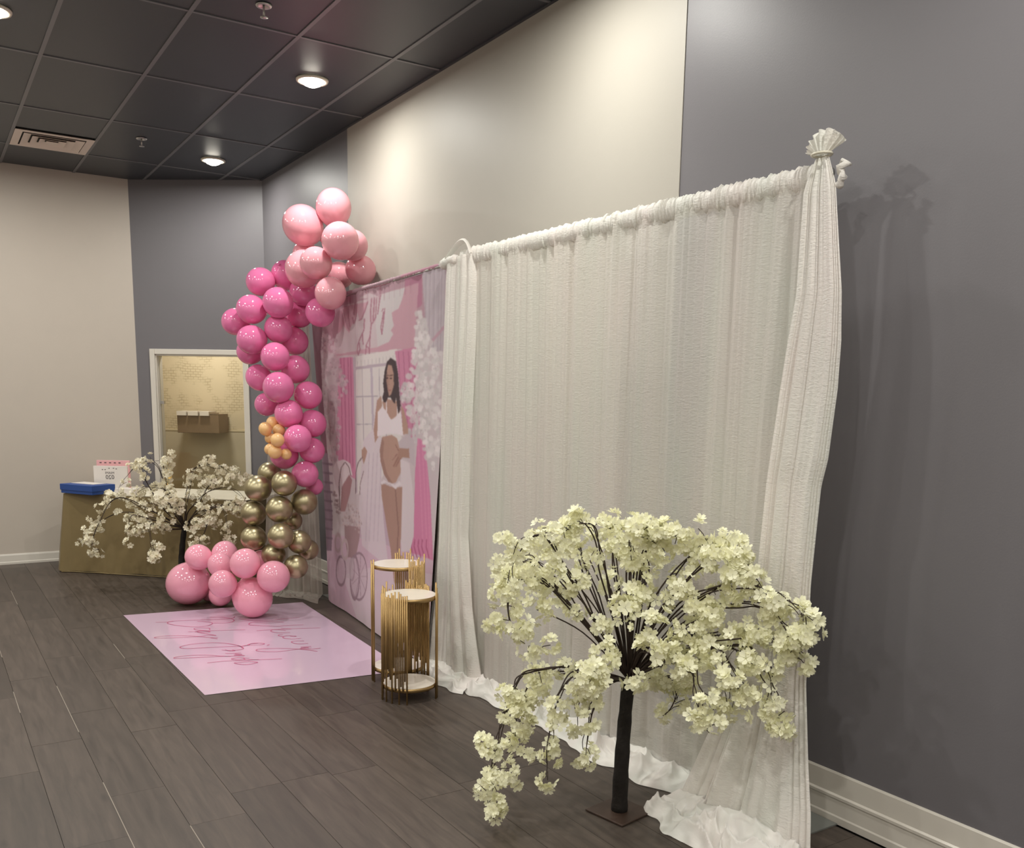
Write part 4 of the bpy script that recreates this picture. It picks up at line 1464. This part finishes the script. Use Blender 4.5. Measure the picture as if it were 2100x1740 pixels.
# ------------------------------------------------------------------ blossom trees
def petal_faces(mb, r, n, tilt, cup, z0, rot, w=0.55):
    for i in range(n):
        a = rot + 2 * math.pi * i / n
        ca, sa = math.cos(a), math.sin(a)
        P_ = [(0.08, 0), (0.5, -w * 0.62), (0.85, -w * 0.55), (1.0, -0.16), (0.93, 0.0), (1.0, 0.16), (0.85, w * 0.55), (0.5, w * 0.62), (0.6, 0.0)]
        v = []
        for (d_, s_) in P_:
            zz_ = z0 + r * (math.sin(tilt) * d_ + cup * d_ * d_ + 0.25 * abs(s_))
            d2 = d_ * math.cos(tilt) * r
            v.append((d2 * ca - s_ * r * sa, d2 * sa + s_ * r * ca, zz_))
        mb.add(v, [(8, 0, 1), (8, 1, 2), (8, 2, 3), (8, 3, 4), (8, 4, 5), (8, 5, 6), (8, 6, 7), (8, 7, 0)])


def blossom_variants(r, seed):
    out = []
    rr_ = random.Random(seed)
    for k_ in range(6):
        m = MB()
        petal_faces(m, r, 5, 0.10 + 0.12 * k_ / 5, rr_.uniform(0.0, 0.25), 0, rr_.uniform(0, 1))
        if k_ % 3 != 2:
            petal_faces(m, r * 0.72, 5, 0.55 + rr_.uniform(-0.1, 0.2), 0.1, 0.12 * r, rr_.uniform(0, 1))
        out.append(m)
    return out


def flower_tree(name, label, trunk, trunk_r, branches, petal, tdepth, rb, seed, group_px, plate, n_parts, jit, stems=3, fill=()):
    rr_ = random.Random(seed)
    bx_, by_ = trunk[0][0], trunk[0][1]
    t = thing(name, (bx_, by_, 0), label, 'tree', 'artificial blossom trees')
    MB().tube(smooth_line(trunk, 5), [trunk_r * (1.12 - 0.30 * i / (5 * (len(trunk) - 1)) + 0.05 * math.sin(i * 2.1)) for i in range(5 * (len(trunk) - 1) + 1)], 14).build('trunk', M['bark'], t, True)
    ca, sa = math.cos(plate[2]), math.sin(plate[2])
    PMx = Matrix(((ca, -sa, 0, bx_), (sa, ca, 0, by_), (0, 0, 1, 0), (0, 0, 0, 1)))
    MB().box((-plate[0], -plate[1], 0.001), (plate[0], plate[1], 0.009), PMx).build('base_plate', M['plate'], t, bevel=0.002)
    top = np.array(trunk[-1])
    var = blossom_variants(rb, seed)
    vmesh = [m.mesh('blossom', petal, True) for m in var]
    blooms = []          # (pos, normal, scale, variant, branch)
    for bi, (path, dts, dens) in enumerate(branches):
        P_ = [top]
        for (ux, uy), dt in zip(path, dts):
            P_.append(at(ux, uy, tdepth + dt))
        C_ = smooth_line(P_, 9)
        m = MB()
        for q in range(stems):
            off = np.array([rr_.uniform(-1, 1), rr_.uniform(-1, 1), rr_.uniform(-1, 1)]) * jit
            n_ = len(C_)
            S_ = [c + off * (min(1, i / 8) * (1 + 0.5 * math.sin(i * 0.7 + q))) for i, c in enumerate(C_[: n_ - rr_.randint(0, n_ // 4)])]
            m.tube(S_, [0.0034 * rb / 0.027 * (1.25 - 0.85 * i / len(S_)) for i in range(len(S_))], 5)
        n_ = len(C_)
        i0 = 11 if len(path) > 2 else 7
        i = i0
        while i < n_:
            tw = C_[i]
            if rr_.random() < dens * 0.85:
                dirv = np.array([rr_.uniform(-1, 1), rr_.uniform(-1, 1), rr_.uniform(-0.9, 0.7)])
                dirv /= np.linalg.norm(dirv) + 1e-6
                end = tw + dirv * rr_.uniform(0.5, 1.6) * rb * 1.7
                m.tube([tw, (tw + end) / 2 + np.array([0, 0, 0.006]), end], 0.0016 * rb / 0.027, 4)
                for _ in range(rr_.randint(4, 7)):
                    pv = np.array([rr_.gauss(0, 1), rr_.gauss(0, 1), rr_.gauss(0, 1)])
                    pv /= np.linalg.norm(pv) + 1e-6
                    pos = end + pv * rb * rr_.uniform(0.7, 1.5)
                    blooms.append((pos, pv + np.array([-0.3, -0.5, 0.1]), rr_.uniform(0.75, 1.12), rr_.randrange(6), bi))
            i += 1 if rr_.random() < 0.55 else 2
        bo = m.build('branch', M['twig'], t, True)
        branches[bi] = (path, dts, dens, bo)
    blooms = [b for b in blooms if b[0][2] > 0.03]
    for (fx, fy, fdt, fn, fr) in fill:
        c0 = at(fx, fy, tdepth + fdt)
        tw = MB()
        tw.tube(smooth_line([top, (top + c0) / 2 + np.array([0, 0, 0.05]), c0], 6), 0.0030 * rb / 0.027, 5)
        bo = tw.build('branch', M['twig'], t, True)
        branches.append((None, None, None, bo))
        for _ in range(int(fn * 0.8)):
            pv = np.array([rr_.gauss(0, 1), rr_.gauss(0, 1), rr_.gauss(0, 0.8)])
            pv /= np.linalg.norm(pv) + 1e-6
            blooms.append((c0 + pv * fr * rr_.uniform(0.4, 1.05), pv + np.array([-0.3, -0.5, 0.1]), rr_.uniform(0.75, 1.12), rr_.randrange(6), len(branches) - 1))
    # the blossoms nearest the camera are single parts, the others one joined part
    lim = 2.70
    blooms = [b for b in blooms if b[0][0] < lim]
    blooms.sort(key=lambda b: float((b[0] - CAM) @ FW))
    rest_ = MB()
    for q, (pos, nv, sc_, vi, bi) in enumerate(blooms):
        rot = Vector(nv).to_track_quat('Z', 'Y').to_matrix().to_4x4() @ Matrix.Rotation(rr_.uniform(0, 6.28), 4, 'Z')
        MM = Matrix.Translation(Vector(pos)) @ rot @ Matrix.Scale(sc_, 4)
        if q < n_parts:
            o = bpy.data.objects.new('blossom', vmesh[vi])
            COL.objects.link(o)
            o.parent = branches[bi][3]
            o.matrix_parent_inverse = branches[bi][3].matrix_basis.inverted()
            o.matrix_basis = t.matrix_basis.inverted() @ MM if False else MM
        else:
            rest_.add([MM @ Vector(p) for p in var[vi].v], var[vi].f)
    if rest_.v:
        o = rest_.build('blossom_mass', petal, t, True)
        tag(o, kind='stuff')
    print(name, 'blossoms', len(blooms))
    return t


T1 = 3.71
tr1 = [onz(1270, 1666), at(1274, 1580, T1), at(1281, 1480, T1), at(1289, 1395, T1)]
tr1[0][2] = 0.006
rr1 = random.Random(5)


def brs(L):
    return [(p, d, q) for p, d, q in L]


FB = brs([
    ([(1170, 1372), (1080, 1385), (1050, 1430), (1030, 1500), (1015, 1570), (1003, 1620), (1005, 1680)], [-.05, -.12, -.16, -.18, -.2, -.2, -.2], .80),
    ([(1160, 1378), (1095, 1400), (1065, 1470), (1050, 1540), (1055, 1600)], [0, .02, .03, .03, .03], .75),
    ([(1190, 1380), (1140, 1440), (1128, 1520), (1122, 1605)], [-.1, -.2, -.22, -.22], .34),
    ([(1240, 1400), (1220, 1440), (1205, 1510), (1200, 1575)], [-.12, -.22, -.25, -.25], .62),
    ([(1225, 1395), (1190, 1440), (1185, 1500)], [.08, .15, .18], .55),
    ([(1190, 1270), (1110, 1195), (1050, 1210), (1050, 1290), (1100, 1335)], [-.05, -.15, -.2, -.22, -.22], .9),
    ([(1170, 1240), (1090, 1150), (1040, 1170), (1030, 1240)], [.05, .1, .12, .12], .95),
    ([(1190, 1230), (1120, 1110), (1065, 1120), (1040, 1190)], [-.1, -.25, -.3, -.32], .95),
    ([(1210, 1200), (1170, 1095), (1110, 1100), (1075, 1170)], [.1, .2, .25, .27], .95),
    ([(1240, 1190), (1215, 1090), (1170, 1080), (1125, 1100)], [-.05, -.12, -.15, -.15], .8),
    ([(1265, 1160), (1250, 1082), (1210, 1072)], [.08, .15, .18], .95),
    ([(1290, 1170), (1300, 1090), (1340, 1084), (1345, 1115)], [-.08, -.2, -.25, -.25], .95),
    ([(1310, 1175), (1345, 1095), (1385, 1085), (1398, 1120)], [-.1, -.22, -.26, -.28], .75),
    ([(1320, 1180), (1310, 1110), (1330, 1090)], [.08, .12, .15], .95),
    ([(1340, 1230), (1430, 1125), (1480, 1110), (1530, 1150)], [-.15, -.3, -.35, -.38], .95),
    ([(1360, 1250), (1460, 1150), (1530, 1165), (1570, 1220)], [-.2, -.38, -.42, -.45], .95),
    ([(1380, 1260), (1500, 1200), (1590, 1225), (1640, 1260), (1660, 1330)], [-.2, -.4, -.48, -.52, -.54], .75),
    ([(1370, 1300), (1480, 1240), (1570, 1250), (1620, 1310), (1635, 1350)], [-.15, -.3, -.4, -.46, -.48], .75),
    ([(1380, 1310), (1470, 1300), (1555, 1290), (1595, 1330), (1600, 1370)], [-.1, -.22, -.36, -.42, -.44], .7),
    ([(1370, 1340), (1460, 1330), (1500, 1370), (1510, 1420), (1475, 1450)], [-.2, -.32, -.38, -.4, -.4], .7),
    ([(1400, 1340), (1520, 1330), (1570, 1380), (1583, 1440), (1583, 1500)], [-.2, -.36, -.42, -.44, -.44], .6),
    ([(1340, 1375), (1410, 1360), (1432, 1420), (1440, 1480), (1460, 1510)], [-.2, -.35, -.4, -.42, -.42], .6),
    ([(1330, 1385), (1385, 1395), (1385, 1440), (1360, 1470)], [.05, .02, 0, 0], .85),
    ([(1250, 1390), (1225, 1370), (1200, 1400)], [-.2, -.3, -.32], .95),
])
FILL = [(1280, 1250, -.2, 26, .075), (1300, 1215, -.15, 22, .07), (1345, 1290, -.3, 30, .085), (1330, 1340, -.32, 22, .07), (1240, 1340, -.2, 20, .06), (1235, 1285, -.15, 14, .05), (1250, 1200, .05, 18, .07),
        (1180, 1195, -.1, 16, .06), (1330, 1160, .05, 20, .07), (1390, 1200, -.2, 18, .06), (1420, 1290, -.3, 22, .075), (1395, 1345, -.3, 22, .07), (1300, 1400, -.25, 14, .05), (1460, 1260, -.35, 18, .06), (1210, 1150, .1, 16, .06), (1125, 1160, 0, 18, .06), (1295, 1130, 0, 18, .06), (1510, 1180, -.4, 16, .06), (1520, 1310, -.4, 14, .055), (1100, 1250, 0, 14, .06)]
flower_tree('blossom_tree', 'cream blossom tree with black trunk in front of the white curtain', tr1, 0.030, FB, M['petal'], T1, 0.027, 21, None, (0.098, 0.098, 0.18), 300, 0.014, 3, FILL)

T2 = 8.02
b2 = onz(372, 1208)
tr2 = [np.array((*b2[:2], 0.006)), at(372, 1160, T2), at(374, 1120, T2), at(378, 1085, T2)]
T2 = float((tr2[0] - CAM) @ FW)
tr2 = [np.array((*b2[:2], 0.006)), at(372, 1160, T2), at(374, 1120, T2), at(378, 1085, T2)]
RB = brs([
    ([(345, 1030), (325, 960), (290, 950), (255, 985), (235, 1020)], [0, 0, 0, 0, 0], .8),
    ([(350, 1010), (338, 955), (350, 945)], [-.1, -.15, -.15], .8),
    ([(335, 1040), (290, 960), (330, 942)], [-.1, -.2, -.2], .7),
    ([(320, 1062), (250, 1050), (200, 1075), (175, 1105)], [-.05, -.1, -.1, -.1], .85),
    ([(310, 1045), (240, 1020), (205, 1070), (190, 1115), (205, 1128)], [-.1, -.2, -.25, -.25, -.25], .85),
    ([(330, 1075), (275, 1060), (262, 1095), (258, 1112)], [-.2, -.3, -.32, -.32], .6),
    ([(345, 1085), (310, 1075), (312, 1115), (322, 1142)], [-.2, -.3, -.32, -.32], .6),
    ([(385, 1020), (400, 960), (440, 955), (480, 970), (505, 985)], [-.05, -.1, -.15, -.2, -.25], .85),
    ([(390, 1040), (440, 1000), (485, 1005), (500, 1030)], [-.1, -.2, -.25, -.3], .85),
    ([(400, 1060), (450, 1040), (465, 1085), (462, 1120)], [-.2, -.3, -.32, -.32], .6),
    ([(395, 1070), (425, 1075), (412, 1110), (405, 1128)], [-.2, -.3, -.32, -.32], .85),
    ([(360, 1030), (330, 1000), (290, 1005), (270, 1040)], [-.1, -.1, -.1, -.1], .85),
    ([(370, 1050), (350, 1020), (320, 1040)], [-.25, -.35, -.4], .9),
    ([(400, 1055), (470, 1035), (505, 1060), (500, 1095)], [-.1, -.2, -.25, -.25], .8),
    ([(400, 1045), (430, 990), (455, 975)], [0, 0, 0], .8),
])
RF = [(365, 1035, -.2, 16, .10), (345, 1060, -.25, 16, .09), (390, 1080, -.3, 14, .08), (330, 1020, -.1, 14, .09), (300, 1030, -.1, 10, .08), (440, 1070, -.2, 10, .07), (280, 1075, -.2, 8, .07)]
flower_tree('blossom_tree', 'ivory blossom tree in front of the gold table, behind the floor balloons', tr2, 0.026, RB, M['petal_far'], T2, 0.026, 33, None, (0.10, 0.10, 0.3), 300, 0.016, 2, RF)

# ------------------------------------------------------------------ table in the corner and the things on it
TP = np.array((1.085, 9.325))
TD, TN = np.array((S2, -S2)), np.array((S2, S2))
TLN, TWD, THT = 1.84, 0.74, 0.735
TM = Matrix(((S2, S2, 0, TP[0]), (-S2, S2, 0, TP[1]), (0, 0, 1, 0), (0, 0, 0, 1)))
tb = thing('folding_table', tuple(TM @ Vector((TLN / 2, TWD / 2, 0))), 'long folding table under a gold cloth in the angled corner', 'table')
MB().box((0.01, 0.01, THT - 0.03), (TLN - 0.01, TWD - 0.01, THT), TM).build('table_top', M['tabletop'], tb, bevel=0.004)
for a in (0.15, TLN - 0.15):
    for b in (0.08, TWD - 0.08):
        MB().tube([TM @ Vector((a, b, 0)), TM @ Vector((a, b, THT - 0.03))], 0.014, 8).build('leg', M['chrome'], tb, True)
tc_ = thing('tablecloth', tuple(TM @ Vector((TLN / 2, TWD / 2, 0))), 'antique gold satin cloth hanging around the corner table', 'tablecloth')
per = []
nn = 420
for q in np.linspace(0, 1, nn):
    L_ = TLN + 2 * TWD
    d_ = q * L_
    if d_ < TWD:
        per.append((0.0, TWD - d_, -1, 0))
    elif d_ < TWD + TLN:
        per.append((d_ - TWD, 0.0, 0, -1))
    else:
        per.append((TLN, d_ - TWD - TLN, 1, 0))
per = np.array(per)
sv = np.linspace(0, 1, 26)[:, None]
q = np.linspace(0, 1, nn)[None]
dist = q * (TLN + 2 * TWD)
corner = np.exp(-((dist - TWD) / 0.07) ** 2) + np.exp(-((dist - TWD - TLN) / 0.07) ** 2)
fo = 0.010 * n1(dist * 7, 401) + 0.006 * n1(dist * 19, 402) + 0.010 * n2(dist * 5, sv * 5 + dist * 6, 403) * sv
off = 0.006 + sv * (0.02 + np.abs(fo)) + corner * sv * 0.045
CL = np.zeros((26, nn, 3))
CL[..., 0] = per[None, :, 0] + per[None, :, 2] * off + (-corner * 0.04 * sv) * (dist < TWD + 0.2)
CL[..., 1] = per[None, :, 1] + per[None, :, 3] * off
CL[..., 2] = (THT - 0.004) * (1 - sv) + (0.012 + 0.008 * n1(dist * 4, 404)) * sv
CW_ = np.einsum('ij,rcj->rci', np.array(TM.to_3x3()), CL) + np.array(TM.translation)
grid_obj('skirt', CW_, M['goldcloth'], tc_)
hem = [tuple(CW_[-1, i]) for i in range(0, nn, 6)]
MB().tube([(a, b, 0.008) for a, b, c in hem], 0.006, 5).build('hem', M['goldcloth'], tc_, True)
cvr = MB().box((0.004, 0.004, THT), (TLN - 0.004, TWD - 0.004, THT + 0.004), TM).build('table_cover', M['tabletop'])
tag(cvr, 'thin ivory cover lying on top of the corner table', 'cover')
ZT = THT + 0.005
ab = np.array((1.266 - 1.049, 8.945 - 9.309))
bl = float(np.linalg.norm(ab))
ab /= bl
BM = Matrix(((ab[0], -ab[1], 0, 1.055), (ab[1], ab[0], 0, 9.315), (0, 0, 1, ZT), (0, 0, 0, 1)))
bx = thing('gift_box', tuple(BM @ Vector((bl / 2, 0.15, 0))), 'flat bright blue box on the left end of the table', 'box')
MB().box((0.006, 0.006, 0), (bl - 0.006, 0.25, 0.06), BM).build('box_base', M['blue'], bx, bevel=0.003)
MB().box((0, 0, 0.028), (bl, 0.256, 0.084), BM).build('box_lid', M['blue'], bx, bevel=0.003)
o = MB().box((0.03, 0.10, 0.0845), (bl - 0.10, 0.24, 0.0865), BM).build('loose_sheet', M['paper'])
tag(o, 'white sheet lying on the blue box', 'paper')


def sign(name, label, p0, p1, z0, z1, m, thick=0.02):
    d_ = np.array((p1[0] - p0[0], p1[1] - p0[1]))
    L_ = float(np.linalg.norm(d_))
    d_ /= L_
    SM = Matrix(((d_[0], -d_[1], 0, p0[0]), (d_[1], d_[0], 0, p0[1]), (0, 0, 1, z0), (0, 0, 0, 1)))
    t_ = thing(name, (p0[0] + d_[0] * L_ / 2, p0[1] + d_[1] * L_ / 2, z0), label, 'card')
    MB().box((0, 0, 0), (L_, thick, z1 - z0), SM).build('card_body', m, t_, bevel=0.002)
    return t_, SM, L_


def flat_text(body, SM, x, z, size, parent, m, mirror=False):
    cu = bpy.data.curves.new('text', 'FONT')
    cu.body = body
    cu.size = size
    cu.align_x = 'CENTER'
    tmp = bpy.data.objects.new('text', cu)
    COL.objects.link(tmp)
    dg = bpy.context.evaluated_depsgraph_get()
    me = bpy.data.meshes.new_from_object(tmp.evaluated_get(dg))
    bpy.data.objects.remove(tmp)
    o_ = bpy.data.objects.new('lettering', me)
    COL.objects.link(o_)
    me.materials.clear()
    me.materials.append(m)
    R_ = SM @ Matrix.Translation((x, -0.0012, z)) @ Matrix.Rotation(math.pi / 2, 4, 'X')
    if mirror:
        R_ = R_ @ Matrix.Scale(-1, 4, (1, 0, 0))
    me.transform(R_)
    o_.parent = parent
    o_.matrix_parent_inverse = parent.matrix_basis.inverted()
    return o_


w0, w1 = at(193, 990, 8.62), at(262, 988, 8.62)
sg, SM, SL = sign('calendar_sign', 'white printed card standing behind the blue box', w0[:2], w1[:2], ZT, 0.977, M['paper'])
flat_text('020', SM, SL * 0.48, 0.115, 0.055, sg, M['darkink'], True)
flat_text('MIAMI', SM, SL * 0.48, 0.162, 0.032, sg, M['darkink'], True)
for a, b in ((0.25, 0.20), (0.33, 0.20), (0.45, 0.213), (0.58, 0.213), (0.66, 0.208)):
    MB().box((SL * a, -0.0012, b), (SL * a + 0.012, -0.0004, b + 0.006), SM).build('print_mark', M['darkink'], sg)
w0, w1 = at(200, 990, 8.74), at(267, 988, 8.74)
sg2, SM2, SL2 = sign('pink_card', 'pink card standing behind the white printed card', w0[:2], w1[:2], ZT, 1.022, M['pinkcard'])
for i in range(5):
    MB().box((0.03 + i * 0.045, -0.0012, 0.255), (0.03 + i * 0.045 + 0.020, -0.0004, 0.263), SM2).build('print_mark', M['darkink'], sg2)
c0 = at(345, 985, 8.75)
cn = thing('candle', (c0[0], c0[1], ZT), 'small amber candle behind the blossoms on the corner table', 'candle')
MB().lathe([(0.034, 0), (0.036, 0.01), (0.036, 0.20), (0.032, 0.21), (0.0001, 0.212)], (c0[0], c0[1], ZT), 20).build('wax', M['candle'], cn, True)
MB().tube([(c0[0], c0[1], ZT + 0.21), (c0[0] + 0.002, c0[1], ZT + 0.225)], 0.0015, 5).build('wick', M['darkink'], cn)
w0 = at(232, 1004, 8.35)
o = thing('place_card', (w0[0], w0[1], ZT), 'low white card lying beside the blue box', 'card')
MB().box((0.50, 0.05, ZT), (0.70, 0.17, ZT + 0.05), TM).build('card_body', M['paper'], o, bevel=0.002)
